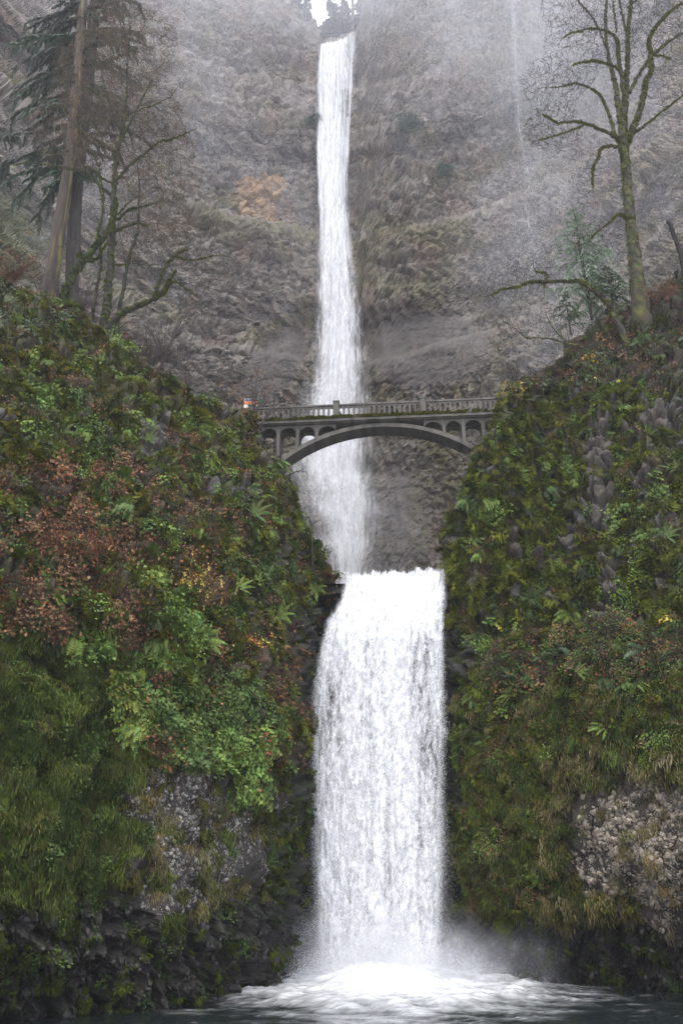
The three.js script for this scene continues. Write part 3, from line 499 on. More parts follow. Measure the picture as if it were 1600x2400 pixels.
// --- pebbles of the two conglomerate bands: the largest singly, the rest together
function pebbleGeo() { const g = mergeVertices((() => { const q = new THREE.IcosahedronGeometry(0.5, 0); q.deleteAttribute('uv'); q.deleteAttribute('normal'); return q; })()); const p = g.attributes.position, k = [rr(0.7, 1.1), rr(0.6, 1), rr(0.5, 0.9)]; for (let i = 0; i < p.count; i++) { const s = 1 + 0.34 * noise(p.getX(i) * 2 + k[0] * 9, p.getY(i) * 2, p.getZ(i) * 2); p.setXYZ(i, p.getX(i) * k[0] * s, p.getY(i) * k[1] * s, p.getZ(i) * k[2] * s); } const f = g.toNonIndexed(); f.computeVertexNormals(); return f; }
const pebbles = [pebbleGeo(), pebbleGeo(), pebbleGeo(), pebbleGeo()];
for (const [F, zone, cliff, cols, n, big] of [[left, zoneL, leftCliff, [[0.05, 0.047, 0.044], [0.075, 0.07, 0.066], [0.11, 0.105, 0.1], [0.17, 0.16, 0.15], [0.26, 0.245, 0.225]], 330000, 0.26], [right, zoneR, rightCliff, [[0.08, 0.068, 0.052], [0.12, 0.1, 0.078], [0.16, 0.135, 0.105], [0.2, 0.172, 0.135], [0.26, 0.225, 0.18]], 300000, 0.42]]) {
  const mats = cols.map((c) => new THREE.MeshStandardMaterial({ color: new THREE.Color().setRGB(...c), roughness: 0.75 })), all = [];
  for (let k = 0; k < n; k++) {
    const a = F.any(); if (a.py < 1740 || a.py > 2220 || a.px > 1660 || (a.px > 700 && a.px < 1250) || a.px < 230 || zone(a.px, a.py) !== 'pebble') continue; if (all.length > 5200) break;
    const cl = fbm(a.p[0] * 0.7, a.p[1] * 0.7, a.p[2] * 0.7, 3); if (rnd() > sst(-0.5, 0.25, cl + (zone(a.px - 45, a.py - 25) === 'pebble' && zone(a.px + 45, a.py + 25) === 'pebble' ? 0.15 : -0.3))) continue;
    all.push({ a, s: big * (0.25 + 0.75 * rnd() ** 3), c: Math.floor(clamp(rnd() + 0.3 * cl, 0, 0.999) * cols.length), v: Math.floor(rnd() * 4) });
  }
  all.sort((x, y) => y.s - x.s);
  const q = new THREE.Quaternion(), e = new THREE.Euler();
  all.slice(0, 300).forEach(({ a, s, c, v }) => { const o = mesh('pebble', pebbles[v], mats[c], cliff); o.position.set(...add(a.p, a.n, -s * rr(0.08, 0.34))); o.rotation.set(rr(0, 3), rr(0, 3), rr(0, 3)); o.scale.setScalar(s); });
  const rest = [[], [], [], []];
  all.slice(300, 9000).forEach(({ a, s, c, v }) => { const m = new THREE.Matrix4().makeRotationFromEuler(e.set(rr(0, 3), rr(0, 3), rr(0, 3))).elements; rest[v].push([add(a.p, a.n, -s * rr(0.08, 0.34)), [m[0], m[1], m[2]], [m[4], m[5], m[6]], [m[8], m[9], m[10]], s, jitCol(cols[c], 0.2)]); });
  const white = new THREE.MeshStandardMaterial({ roughness: 0.75 });
  rest.forEach((r, v) => scatter('small_pebbles', pebbles[v], white, r, null, null, cliff));
}

{
  const white = new THREE.MeshStandardMaterial({ roughness: 0.55 }), e = new THREE.Euler();
  for (const [F, zone, cliff] of [[left, zoneL, leftCliff], [right, zoneR, rightCliff]]) {
    const rows = [[], [], [], []];
    for (let k = 0; k < 60000; k++) { const a = F.any(); if (a.py < 1950 || a.py > 2420 || a.px < -40 || a.px > 1640 || zone(a.px, a.py) !== 'wet' || noise(a.p[0] * 0.6, a.p[1] * 0.6, a.p[2] * 0.6) < -0.2) continue; const m = new THREE.Matrix4().makeRotationFromEuler(e.set(rr(0, 3), rr(0, 3), rr(0, 3))).elements, s = rr(0.1, 0.36) * rnd() ** 1.5 + 0.07; rows[Math.floor(rnd() * 4)].push([add(a.p, a.n, -s * 0.15), [m[0], m[1], m[2]], [m[4], m[5], m[6]], [m[8], m[9], m[10]], s, jitCol(pick([[0.018, 0.016, 0.014], [0.028, 0.025, 0.022], [0.013, 0.012, 0.011], [0.042, 0.037, 0.032]]), 0.3)]); }
    rows.forEach((r, v) => scatter('broken_stones', pebbles[v], white, r.slice(0, 2200), null, null, cliff));
  }
}
// ---------------------------------------------------------------- water
// falling water is built of slivers and drops, joined into one mesh for each sort
const X = [1, 0, 0], Y = [0, 1, 0], Z = [0, 0, 1];
class Drops {
  constructor(o) { this.m = new MB(); this.m.o = o; }
  sliver(c, w, h, lean = 0.12) { const a = rr(0, Math.PI), up = [rr(-lean, lean) * h, h, rr(-0.1, 0.1) * h], s = [Math.cos(a) * w, rr(-0.3, 0.3) * w, Math.sin(a) * w]; this.m.quad(add(c, up, -0.5), add(c, s, 0.5), add(c, up, 0.5), add(c, s, -0.5)); }
  drop(c, s) { const a = unit([gauss(), gauss(), gauss()]), b = unit(cross(a, [rr(-1, 1), rr(-1, 1), rr(-1, 1)])); this.m.tri(add(c, a, s * 0.6), add(c, b, s * 0.6), add(add(c, a, -s * 0.5), b, -s * 0.5)); }
  mesh(name, parent) { const g = this.m.geo(); g.deleteAttribute('color'); return mesh(name, g, M.water, parent, 'stuff'); }
}
function puffGeo(n, s0, s1) { const d = new Drops([0, 0, 0]); for (let k = 0; k < n; k++) { const a = unit([gauss(), gauss(), gauss()]), r = rnd() ** 0.6; d.drop([a[0] * r, a[1] * r, a[2] * r], rr(s0, s1)); } const g = d.m.geo(); g.deleteAttribute('color'); return g; }
const yaw = (a) => [[Math.cos(a), 0, -Math.sin(a)], Y, [Math.sin(a), 0, Math.cos(a)]];
const puffRow = (p, s) => [p, ...yaw(rr(0, 6.28)), s, [1, 1, 1]];

// a veil of falling water between two edges; zdAt sets how far out it leaps, cover how much of each place is water (0 to 1)
function waterSheet(rows, nu, zdAt, bump, cover, o, col = [0.82, 0.83, 0.86]) {
  const m = new MB(), W = nu + 1, n = rows.length, A = [];
  for (let j = 0; j < n; j++) for (let i = 0; i <= nu; i++) { const [py, x0, x1] = rows[j], u = i / nu, p = at(mix(x0, x1, u), py, zdAt(py, u)); p[2] += bump(p, u, py); m.v(sub(p, o), [0, 0, 1]); A.push(...col, clamp(cover(u, py, p))); }
  for (let j = 0; j + 1 < n; j++) for (let i = 0; i < nu; i++) { const a = j * W + i; if (A[a * 4 + 3] + A[a * 4 + 7] + A[(a + W) * 4 + 3] > 0.01) m.i.push(a, a + W, a + 1, a + 1, a + W, a + W + 1); }
  const g = m.geo(); g.setAttribute('color', new THREE.Float32BufferAttribute(A, 4)); g.computeVertexNormals(); return g;
}
const span = (a, b, n, f) => Array.from({ length: n + 1 }, (_, k) => { const py = mix(a, b, k / n); return [py, ...f(py)]; });

// --- lower fall
const lowL = [[1340, 812], [1372, 812], [1400, 806], [1425, 790], [1460, 768], [1520, 752], [1600, 740], [1660, 733], [1740, 737], [1850, 737], [2000, 741], [2150, 748], [2320, 752]];
const lowR = [[1340, 1040], [1400, 1040], [1500, 1038], [1600, 1036], [1690, 1037], [1715, 1044], [1740, 1036], [1850, 1032], [2000, 1032], [2150, 1026], [2320, 1016]];
const lowZ = (py, u) => 44.9 - 2.2 * sst(1340, 1500, py) - 0.8 * sst(1500, 2300, py) + 0.5 * Math.abs(u - 0.5) ** 2;
const lipAt = (u) => 1350 - 12 * u + 6 * noise(u * 9, 1, 2) + 6 * noise(u * 30, 1, 2);
const lowDense = (u, py) => { // how thick the water runs across the fall: ribs with thinner water between
  const rib = 0.5 + 0.5 * fbm(u * 6.5 + 0.25 * noise(py * 0.003, u * 3, 1), py * 0.0011, 3, 2), t = fbm(u * 22 + 3, py * 0.006, 5, 3), edge = sst(0, 0.1, u) * sst(1, 0.9, u);
  const thin = 0.35 * Math.exp(-(((u - 0.15) / 0.1) ** 2)) * sst(1480, 1640, py) * sst(2200, 1750, py) + 0.4 * Math.exp(-(((u - 0.82) / 0.12) ** 2)) * sst(1420, 1560, py) * sst(2100, 1700, py) + 0.3 * Math.exp(-(((u - 0.42) / 0.06) ** 2)) * sst(1380, 1500, py) * sst(2100, 1750, py);
  return (0.5 + 0.75 * rib + 0.22 * t - thin) * (0.3 + 0.7 * edge) + 0.4 * sst(1440, 1370, py) + 0.2 * sst(2050, 2280, py);
};
const lowFall = group('lower_waterfall', at(900, 2330, 42));
tag(lowFall, 'broad white waterfall plunging into the pool below the bridge', 'waterfall', null, 'structure');
{
  const o = lowFall.position.toArray();
  [[0.45, 3, 1.0], [0.1, 17, 0.75], [-0.25, 29, 0.5]].forEach(([dz, k, full], layer) => {
    const wide = layer * 5, rows = span(1330, 2335, 440, (py) => [poly1(lowL, py) - 4 - wide, poly1(lowR, py) + 4 + wide]);
    const g = waterSheet(rows, 130, (py, u) => lowZ(Math.max(py, lipAt(u)), u) + dz, (p, u, py) => 0.35 * fbm(p[0] * 1.6, p[1] * 0.35, k, 3) + 0.14 * fbm(p[0] * 5, p[1] * 1.6, k, 3),
      (u, py, p) => {
        if (py < lipAt(u) - 3 * layer * rnd()) return 0;
        const fray = sst(0, 0.05 + 0.035 * (1 + noise(py * 0.02, k, 1)), u) * sst(1, 0.95 - 0.035 * (1 + noise(py * 0.02, k, 5)), u);
        const grain = fbm(p[0] * 4.2, p[1] * 0.9, k + 2, 3), fine = fbm(p[0] * 11, p[1] * 4, k + 5, 2), d = lowDense(u, py) * full;
        return sst(-0.05, 0.8, d + 0.36 * grain + 0.24 * fine - 0.08) * fray;
      }, o);
    mesh('water_veil', g, M.veil, lowFall);
  });
  const A = new Drops(o), S = new Drops(o), put = (px, py, zd, out) => add(at(px, py, zd), [0, 0, out]);
  for (let k = 0; k < 30000; k++) {
    const py = rr(1338, 2325), u = rnd(), d = lowDense(u, py); if (py < lipAt(u) - 1 || rnd() > d) continue;
    A.sliver(put(mix(poly1(lowL, py), poly1(lowR, py), u), py, lowZ(py, u) - 0.3, rr(-0.1, 0.35)), rr(0.012, 0.04), rr(0.03, 0.12), 0.5);
  }
  for (let k = 0; k < 30000; k++) { // loose drops thrown off both edges
    const py = mix(1345, 2320, Math.pow(rnd(), 0.85)), e = rnd() < 0.5, w = Math.abs(gauss()) * (4 + 9 * sst(1400, 1700, py));
    A.sliver(put(e ? poly1(lowL, py) + 9 - w : poly1(lowR, py) - 9 + w, py, lowZ(py, 0.5) + 0.1, rr(-0.3, 0.5)), rr(0.008, 0.022), rr(0.02, 0.07), 0.4);
  }
  for (let k = 0; k < 70000; k++) { const py = mix(1450, 2330, Math.pow(rnd(), 0.6)), e = rnd() < 0.45, w = Math.abs(gauss()) * (8 + 26 * sst(1600, 2300, py)); S.drop(put(e ? poly1(lowL, py) + 10 - w : poly1(lowR, py) - 10 + w, py, lowZ(py, 0.5), rr(-0.4, 0.8)), rr(0.008, 0.018)); }
  for (let k = 0; k < 5000; k++) { const u = rnd(); S.drop(put(mix(806, 1043, u), lipAt(u) - Math.abs(gauss()) * 4, 44.8, rr(-0.2, 0.2)), rr(0.02, 0.04)); }
  A.mesh('falling_water', lowFall); S.mesh('spray', lowFall);
}
// --- tall fall
const hiL = [[66, 752], [98, 748], [130, 745], [230, 741], [310, 739], [420, 742], [520, 746], [600, 744], [720, 744], [820, 744], [880, 738], [930, 722], [1000, 710], [1060, 704], [1130, 708], [1200, 735], [1270, 770], [1345, 800], [1420, 815]];
const hiR = [[66, 835], [130, 832], [230, 826], [330, 821], [430, 818], [520, 822], [600, 830], [700, 838], [820, 846], [930, 852], [1050, 866], [1140, 878], [1200, 882], [1270, 872], [1345, 842], [1420, 835]];
const hiZ = (py) => 121.5 - 2.5 * sst(70, 200, py) - 5.5 * sst(200, 1300, py);
const hiLip = (u) => 104 - 34 * u * u + 3 * noise(u * 12, 0, 7);
const hiDense = (u, py) => {
  const c = poly1([[60, 0.38], [300, 0.36], [600, 0.45], [900, 0.5], [1050, 0.48], [1200, 0.4], [1345, 0.45]], py), w = poly1([[60, 0.36], [500, 0.42], [800, 0.42], [950, 0.4], [1345, 0.45]], py);
  const core = Math.exp(-(((u - c) / w) ** 2)), s = 0.5 + 0.5 * fbm(u * 6 + 4, py * 0.0016, 11, 3), f = fbm(u * 14 + 0.6 * noise(py * 0.01, 1, 1), py * 0.007, 2, 3);
  const edge = sst(0, 0.12, u) * sst(1, 0.88, u), up = sst(520, 330, py), soft = mix(edge, Math.max(edge, 0.4), up);
  return clamp((1.0 * core * (0.5 + 0.8 * s) + 0.45 * f * core + up * (0.1 + 0.35 * Math.exp(-(((u - 0.93) / 0.05) ** 2)))) * soft);
};
const hiFall = group('tall_waterfall', at(820, 1400, 114));
tag(hiFall, 'tall thin white waterfall dropping down the misty wall behind the bridge', 'waterfall', null, 'structure');
{
  const o = hiFall.position.toArray();
  [[0.6, 3, 0], [-0.2, 17, 1], [-1.2, 29, 2], [-2.2, 41, 3]].forEach(([dz, k, layer]) => {
    const out = (py) => layer * (2 + 17 * sst(520, 1020, py)), rows = span(60, 1425, 420, (py) => [poly1(hiL, py) - out(py), poly1(hiR, py) + out(py)]);
    const g = waterSheet(rows, 64, (py, u) => hiZ(Math.max(py, hiLip(u))) + dz, (p, u, py) => 0.5 * fbm(p[0] * 0.7, p[1] * 0.08, k, 3) + 0.25 * fbm(p[0] * 2, p[1] * 0.3, k, 2),
      (u, py, p) => {
        if (py < hiLip(u)) return 0;
        const low = sst(420, 900, py), e = 0.09 + 0.26 * low, fray = sst(0, e * (1.2 + noise(py * 0.012, k, 1)), u) * sst(1, 1 - e * (1.2 + noise(py * 0.012, k, 5)), u);
        const streak = fbm(p[0] * 1.8, p[1] * mix(0.05, 0.13, low), k + 2, 3), fine = fbm(p[0] * 5, p[1] * mix(0.25, 0.7, low), k + 5, 2), d = hiDense(u, py) * [1.25, 0.9, 0.6, 0.42][layer];
        return sst(0.05, 0.85, d + 0.34 * streak + 0.16 * fine) * fray * (1 - 0.3 * low * (layer > 0 ? 1 : 0.3)) * (layer === 3 ? sst(480, 800, py) : 1);
      }, o);
    mesh('water_veil', g, M.veil, hiFall);
  });
  const S = new Drops(o);
  for (let k = 0; k < 120000; k++) { // fine spray drifting from the lower half
    const py = mix(430, 1400, Math.pow(rnd(), 0.75)), s = sst(480, 980, py), q = rnd();
    let x; if (q < 0.2) x = mix(poly1(hiL, py), poly1(hiR, py), rnd()); else { const w = Math.abs(gauss()) * (8 + 30 * s); x = q < 0.6 ? poly1(hiL, py) + 18 - w : poly1(hiR, py) - 18 + w; }
    const wisp = fbm(x * 0.02, py * 0.012, 3, 3); if (rnd() > 0.45 + 0.9 * wisp) continue;
    S.drop(at(x, py, hiZ(py) - rr(-1, 2)), rr(0.03, 0.06));
  }
  S.mesh('spray', hiFall);
}
// --- thin side fall at the right of the wall
const sideFall = group('thin_waterfall', at(1235, 700, 110));
tag(sideFall, 'faint thin trickle of a waterfall streaking the wall beside the big bare tree', 'waterfall', null, 'structure');
{
  const o = sideFall.position.toArray(), path = [[-60, 1200], [0, 1202], [150, 1208], [300, 1216], [420, 1240], [520, 1236], [600, 1250], [690, 1232], [760, 1236]];
  const S = new Drops(o), depth = path.map(([py, px]) => [py, -far.near(px, Math.max(py, -40)).p[2] - 1.8]);
  for (let k = 0; k < 15000; k++) {
    const py = rr(-60, 690), f = 0.3 + 0.7 * sst(-0.2, 0.5, noise(py * 0.008, 4, 4)) * (1 - 0.3 * sst(200, 700, py)); if (rnd() > f) continue;
    const wide = rnd() < 0.92, px = poly1(path, py) + gauss() * (wide ? 7 + 14 * sst(300, 700, py) : 3 + 3 * noise(py * 0.02, 1, 1)), c = at(px, py, poly1(depth, py) - rr(0, 1));
    if (wide) S.drop(c, rr(0.05, 0.09)); else S.sliver(c, rr(0.02, 0.05), rr(0.3, 1.0), 0.05);
  }
  S.mesh('falling_water', sideFall);
}
// --- pool
const foot = [at(895, 2300, 41.5)[0], 0, -40.2];
{
  const m = new MB(), nx = 340, nz = 240, W = nx + 1;
  for (let j = 0; j <= nz; j++) for (let i = 0; i <= nx; i++) {
    const z = mix(-47, -16, j / nz), x = mix(-26, 30, i / nx);
    const dx = x - foot[0], dz = z - foot[2], r = Math.hypot(dx * 0.8, dz * 0.62);
    const turb = fbm(x * 0.42 + 3, z * 0.5, 0, 4), rip = fbm(x * 1.1, z * 1.6, 6, 3), fineF = fbm(x * 1.8 + turb * 2, z * 2.6, 3, 4);
    const amp = 0.018 + 0.14 * Math.exp(-r / 4);
    const y = amp * (rip + 0.7 * turb) + 0.9 * Math.exp(-((r / 2.4) ** 2)) + 0.3 * Math.exp(-(((r - 4.6) / 1.4) ** 2)) * (0.7 + 0.8 * turb) + 0.02 * fineF;
    const f = clamp(sst(1.1, 0.2, r / 7.2 - 0.26 * fineF - 0.4 * turb) + 0.35 * sst(0.4, 0.8, fineF + 0.5 * turb - 0.03 * r));
    m.v([x, y, z], [0, 1, 0], mix3([0.012, 0.018, 0.018], [0.85, 0.87, 0.89], f));
  }
  for (let j = 0; j < nz; j++) for (let i = 0; i < nx; i++) { const a = j * W + i; m.i.push(a, a + W, a + 1, a + 1, a + W, a + W + 1); }
  const g = m.geo(); g.computeVertexNormals();
  tag(mesh('pool_water', g, M.pool), 'dark green plunge pool with white foam spreading from the lower fall', 'pool', null, 'structure');
  const S = new Drops([0, 0, 0]);
  for (let k = 0; k < 60000; k++) { const a = rr(0, 6.283), r = Math.abs(gauss()) * 1.9; S.drop([foot[0] + Math.cos(a) * r * 1.8, rnd() ** 2.2 * Math.max(0.3, 1.5 - 0.35 * r) + 0.1 + 0.8 * Math.exp(-((r / 2.4) ** 2)), foot[2] + Math.sin(a) * r], rr(0.012, 0.035)); }
  tag(S.mesh('splash_spray'), 'white water boiling up at the foot of the lower fall', 'splash');
}
// --- mist hanging in the amphitheatre, thickest towards the rim
{
  const puff = puffGeo(26000, 0.0019, 0.0036), rows = [];
  for (let k = 0; k < 880; k++) {
    const y = mix(50, 210, rnd() ** 0.32), z = -rr(74, 114), x = rr(-78, 84), n = fbm(x * 0.02, y * 0.02, z * 0.02, 3); if (rnd() > 0.6 + n) continue;
    rows.push(puffRow([x, y, z], rr(9, 15)));
  }
  for (let k = 0; k < 60; k++) rows.push(puffRow([rr(18, 50), rr(60, 170), -rr(70, 90)], rr(8, 13)));
  for (let k = 0; k < 30; k++) rows.push(puffRow([rr(-8, 12), rr(24, 60), -rr(102, 112)], rr(6, 9)));
  for (let k = 0; k < 34; k++) rows.push(puffRow([rr(-22, 14), rr(182, 206), -rr(112, 122)], rr(6, 9)));
  for (let k = 0; k < 8; k++) rows.push(puffRow([rr(13, 21), rr(36, 45), -rr(57, 64)], rr(4, 6)));
  const low = [];
  for (let k = 0; k < 120; k++) { const t = gauss() + (rnd() < 0.45 ? 0.9 : -0.6); low.push(puffRow([foot[0] + t * 2.7, rnd() ** 1.5 * 2.6 * Math.exp(-Math.abs(t) * 0.25) + 0.25, foot[2] - 0.4 + gauss() * 0.8 + 0.2 * Math.abs(t)], rr(0.6, 1.5))); }
  scatter('spray_mist', puffGeo(24000, 0.0025, 0.005), M.mist, low, 'spray drifting over the pool beside the foot of the lower fall', 'mist');
  scatter('mist', puff, M.mist, rows, 'pale mist hanging before the high rock wall', 'mist');
}
// ---------------------------------------------------------------- footbridge
// local frame: x along the bridge, y up from the underside of the deck edge, z towards the viewer; front face of the deck at z = 0
const bridge = group('arched_footbridge', at(889, 984, 45.2));
bridge.rotation.y = -4.5 * Math.PI / 180;
tag(bridge, 'grey concrete arched footbridge with arcaded railings crossing the gorge', 'bridge');
{
  const stain = (p, k = 0) => { const s = fbm(p[0] * 0.8 + k, p[1] * 2.2, p[2] * 0.8, 3), t = noise(p[0] * 5 + k, p[1] * 1.3, 2); const w = Math.max(0, noise(p[0] * 3.1 + k, p[1] * 0.35, 5)), v = 1 + 0.5 * s + 0.22 * t - 0.4 * w; return [v, v * (1 + 0.01 * s), v * (1 - 0.03 * s)]; };
  const solid = (g) => { g = g.index ? g.toNonIndexed() : g; const p = g.attributes.position, c = new Float32Array(p.count * 3); for (let k = 0; k < p.count; k++) c.set(stain([p.getX(k), p.getY(k), p.getZ(k)]), k * 3); g.setAttribute('color', new THREE.BufferAttribute(c, 3)); if (!g.attributes.uv) g.setAttribute('uv', new THREE.BufferAttribute(new Float32Array(p.count * 2), 2)); return g; };
  const extr = (shape, z0, z1, bev = 0.012) => { const g = new THREE.ExtrudeGeometry(shape, { depth: z1 - z0 - 2 * bev, bevelEnabled: true, bevelSize: bev, bevelThickness: bev, bevelSegments: 1, curveSegments: 10 }); g.translate(0, 0, z0 + bev); return solid(g); };
  const rect = (x0, x1, y0, y1) => { const s = new THREE.Shape(); s.moveTo(x0, y0); s.lineTo(x1, y0); s.lineTo(x1, y1); s.lineTo(x0, y1); s.closePath(); return s; };
  const long = (y0, y1, z0, z1) => solid(new THREE.BoxGeometry(18.1, y1 - y0, z1 - z0, 72, 1, 1).translate(-0.55, (y0 + y1) / 2, (z0 + z1) / 2)); // cut into short lengths so that stains vary along it
  const WID = 1.55, C = M.concrete;
  mesh('deck', long(-0.02, 0.24, -WID - 0.02, -0.06), C, bridge);
  mesh('cornice', long(0.02, 0.2, -0.055, 0.09), C, bridge);
  mesh('cornice', long(0.02, 0.2, -WID - 0.12, -WID - 0.025), C, bridge);
  const bow = (x) => 10.08 - Math.sqrt(10.08 ** 2 - x * x), ye = (x) => -0.1 - bow(x), yi = (x) => -0.38 - 1.05 * bow(x);
  const rib = new MB(), n = 80, zb = -WID + 0.15, zf = -0.22;
  for (let k = 0; k < n; k++) {
    const a = mix(-7.7, 7.7, k / n), c = mix(-7.7, 7.7, (k + 1) / n), P = (x, f, z) => [x, f(x), z];
    rib.quad(P(a, yi, zf), P(c, yi, zf), P(c, ye, zf), P(a, ye, zf)); rib.quad(P(c, yi, zb), P(a, yi, zb), P(a, ye, zb), P(c, ye, zb));
    rib.quad(P(a, ye, zf), P(c, ye, zf), P(c, ye, zb), P(a, ye, zb)); rib.quad(P(a, yi, zb), P(c, yi, zb), P(c, yi, zf), P(a, yi, zf));
  }
  const ribG = rib.geo(), rp = ribG.attributes.position, ruv = new Float32Array(rp.count * 2); for (let k = 0; k < rp.count; k++) ruv.set([rp.getX(k) * 0.5, rp.getY(k) * 0.5 + rp.getZ(k) * 0.5], k * 2);
  ribG.setAttribute('uv', new THREE.BufferAttribute(ruv, 2));
  mesh('arch_rib', solid(ribG), C, bridge);
  const cols = [4.17, 5.42, 6.7, 7.95];
  for (const sgn of [-1, 1]) for (const [z0, z1] of [[-0.46, -0.24], [-WID + 0.17, -WID + 0.39]]) {
    for (const x of cols) {
      const w = 0.1, y0 = Math.max(ye(x + 0.12), -3.9) - 0.08, s = new THREE.Shape(); // a column that flares at its head and foot
      s.moveTo(sgn * x - w - 0.03, y0); s.lineTo(sgn * x - w, y0 + 0.15); s.lineTo(sgn * x - w, -0.32); s.lineTo(sgn * x - w - 0.035, -0.024); s.lineTo(sgn * x + w + 0.035, -0.024); s.lineTo(sgn * x + w, -0.32); s.lineTo(sgn * x + w, y0 + 0.15); s.lineTo(sgn * x + w + 0.03, y0); s.closePath();
      mesh('column', extr(s, z0, z1), C, bridge);
    }
    const bays = [[2.75, 4.17], [4.17, 5.42], [5.42, 6.7], [6.7, 7.95], [7.95, 8.5]];
    for (const [a, b] of bays) { // arched head between two columns
      const x0 = a + 0.14, x1 = b - 0.14, c = (x0 + x1) / 2, r = (x1 - x0) / 2, s = new THREE.Shape(); s.moveTo(sgn * x0, -0.03); s.lineTo(sgn * x0, -0.62);
      for (let k = 0; k <= 14; k++) { const t = Math.PI * (1 - k / 14); s.lineTo(sgn * (c + r * Math.cos(t) * 0.998), -0.56 + 0.42 * Math.sin(t)); }
      s.lineTo(sgn * x1, -0.62); s.lineTo(sgn * x1, -0.03); s.closePath();
      mesh('arch_head', extr(s, z0 + 0.02, z1 - 0.02, 0.008), C, bridge);
    }
  }
  // railings on both sides: plinth, posts, balusters, arcaded band, cap
  const posts = [-8.55, -2.85, 2.85, 8.4], step = 0.335;
  for (const zc of [-0.1, -WID + 0.06]) {
    mesh('plinth', long(0.245, 0.37, zc - 0.1, zc + 0.1), C, bridge);
    mesh('rail_cap', long(1.24, 1.36, zc - 0.12, zc + 0.12), C, bridge);
    for (const x of posts) {
      const post = mesh('post', solid(new THREE.BoxGeometry(0.34, 1.26, 0.34).translate(x, 0.87, zc)), C, bridge);
      mesh('post_cap', solid(new THREE.BoxGeometry(0.44, 0.1, 0.44).translate(x, 1.552, zc)), C, post);
    }
    for (let q = 0; q + 1 < posts.length; q++) {
      const x0 = posts[q] + 0.17, x1 = posts[q + 1] - 0.17, m = Math.round((x1 - x0) / step), w = (x1 - x0) / m;
      for (let k = 0; k <= m; k++) {
        const x = x0 + k * w, s = new THREE.Shape(), h = k === 0 || k === m ? 0.04 : 0.055;
        s.moveTo(x - h - 0.015, 0.372); s.lineTo(x - h, 0.43); s.lineTo(x - h, 0.98); s.lineTo(x + h, 0.98); s.lineTo(x + h, 0.43); s.lineTo(x + h + 0.015, 0.372); s.closePath();
        mesh('baluster', extr(s, zc - 0.06, zc + 0.06, 0.01), C, bridge);
      }
      for (let k = 0; k < m; k++) { // small arch over each opening
        const c = x0 + (k + 0.5) * w, r = w / 2 - 0.058, s = new THREE.Shape(); s.moveTo(c - w / 2, 1.238); s.lineTo(c - w / 2, 0.982);
        for (let t = 0; t <= 10; t++) { const a = Math.PI * (1 - t / 10); s.lineTo(c + r * Math.cos(a), 0.985 + r * 1.25 * Math.sin(a)); }
        s.lineTo(c + w / 2, 0.982); s.lineTo(c + w / 2, 1.238); s.closePath();
        mesh('railing_arch', solid(new THREE.ExtrudeGeometry(s, { depth: 0.1, bevelEnabled: false }).translate(0, 0, zc - 0.05)), C, bridge);
      }
    }
  }
  const tuft = mossTuftGeo(), rows = [];
  for (let k = 0; k < 1100; k++) { const x = rr(-9, 9); if (rnd() > 0.35 + 0.65 * sst(-0.3, 0.5, fbm(x * 0.5, 1, 1, 3))) continue; const f = rnd() < 0.7; rows.push([[x, f ? 0.235 : 0.39, f ? rr(-0.05, 0.1) : rr(-0.05, 0.02)], X, [0, 0, -1], Y, rr(0.14, 0.34), jitCol([0.8, 0.8, 0.8], 0.4)]); }
  scatter('moss', tuft, M.moss, rows, null, null, bridge);
}
// notice boards at the left end of the bridge
{
  const p = at(592, 962, 46.5), b = group('notice_board', p);
  tag(b, 'orange white and blue notice board among the bare shrubs at the bridge end', 'sign');
  const flat = (c) => new THREE.MeshStandardMaterial({ color: new THREE.Color().setRGB(...c), roughness: 0.6 });
  const bx = (w, h, d, x, y, z) => new THREE.BoxGeometry(w, h, d).translate(x, y, z);
  mesh('post', bx(0.07, 1.3, 0.07, -0.45, 0.2, -0.03), flat([0.12, 0.09, 0.06]), b); mesh('post', bx(0.07, 1.3, 0.07, 0.2, 0.2, -0.03), flat([0.12, 0.09, 0.06]), b);
  const panel = mesh('panel', bx(0.95, 0.72, 0.04, -0.12, 0.55, 0.03), flat([0.75, 0.73, 0.7]), b);
  mesh('orange_band', bx(0.93, 0.26, 0.012, -0.12, 0.58, 0.057), flat([0.75, 0.2, 0.05]), panel);
  mesh('blue_band', bx(0.93, 0.14, 0.012, -0.12, 0.8, 0.057), flat([0.06, 0.09, 0.2]), panel);
  const g = group('green_sign', at(604, 962, 46.6));
  tag(g, 'narrow green sign with a white foot standing beside the notice board', 'sign');
  mesh('post', bx(0.06, 1.5, 0.06, 0.06, 0.4, -0.02), flat([0.3, 0.3, 0.3]), g); const gp = mesh('panel', bx(0.26, 0.75, 0.03, 0.06, 0.72, 0.03), flat([0.03, 0.25, 0.12]), g);
  mesh('white_label', bx(0.24, 0.14, 0.012, 0.06, 0.42, 0.052), flat([0.75, 0.75, 0.75]), gp);
}
// ---------------------------------------------------------------- trees
// limbs are traced as lines of [px, py, radius in metres, depth offset]; fine twigs grow from them towards points in the crown
function limbPts(list, zd, off = [0, 0], k = 1) { return list.map(([x, y, r, dz = 0]) => ({ p: at(x * k + off[0], y * k + off[1], zd + dz), r })); }
function smooth(pts, sub_ = 4, wig = 0.04) {
  const c = new THREE.CatmullRomCurve3(pts.map((q) => new THREE.Vector3(...q.p))), n = (pts.length - 1) * sub_, P = [], R = [];
  for (let k = 0; k <= n; k++) { const t = k / n, v = c.getPoint(t), f = t * (pts.length - 1), i = Math.min(Math.floor(f), pts.length - 2); const r = mix(pts[i].r, pts[i + 1].r, f - i); P.push([v.x + gauss() * wig * Math.min(1, r * 6 + 0.15), v.y + gauss() * wig * 0.4, v.z + gauss() * wig]); R.push(r * rr(0.93, 1.08)); }
  return [P, R];
}
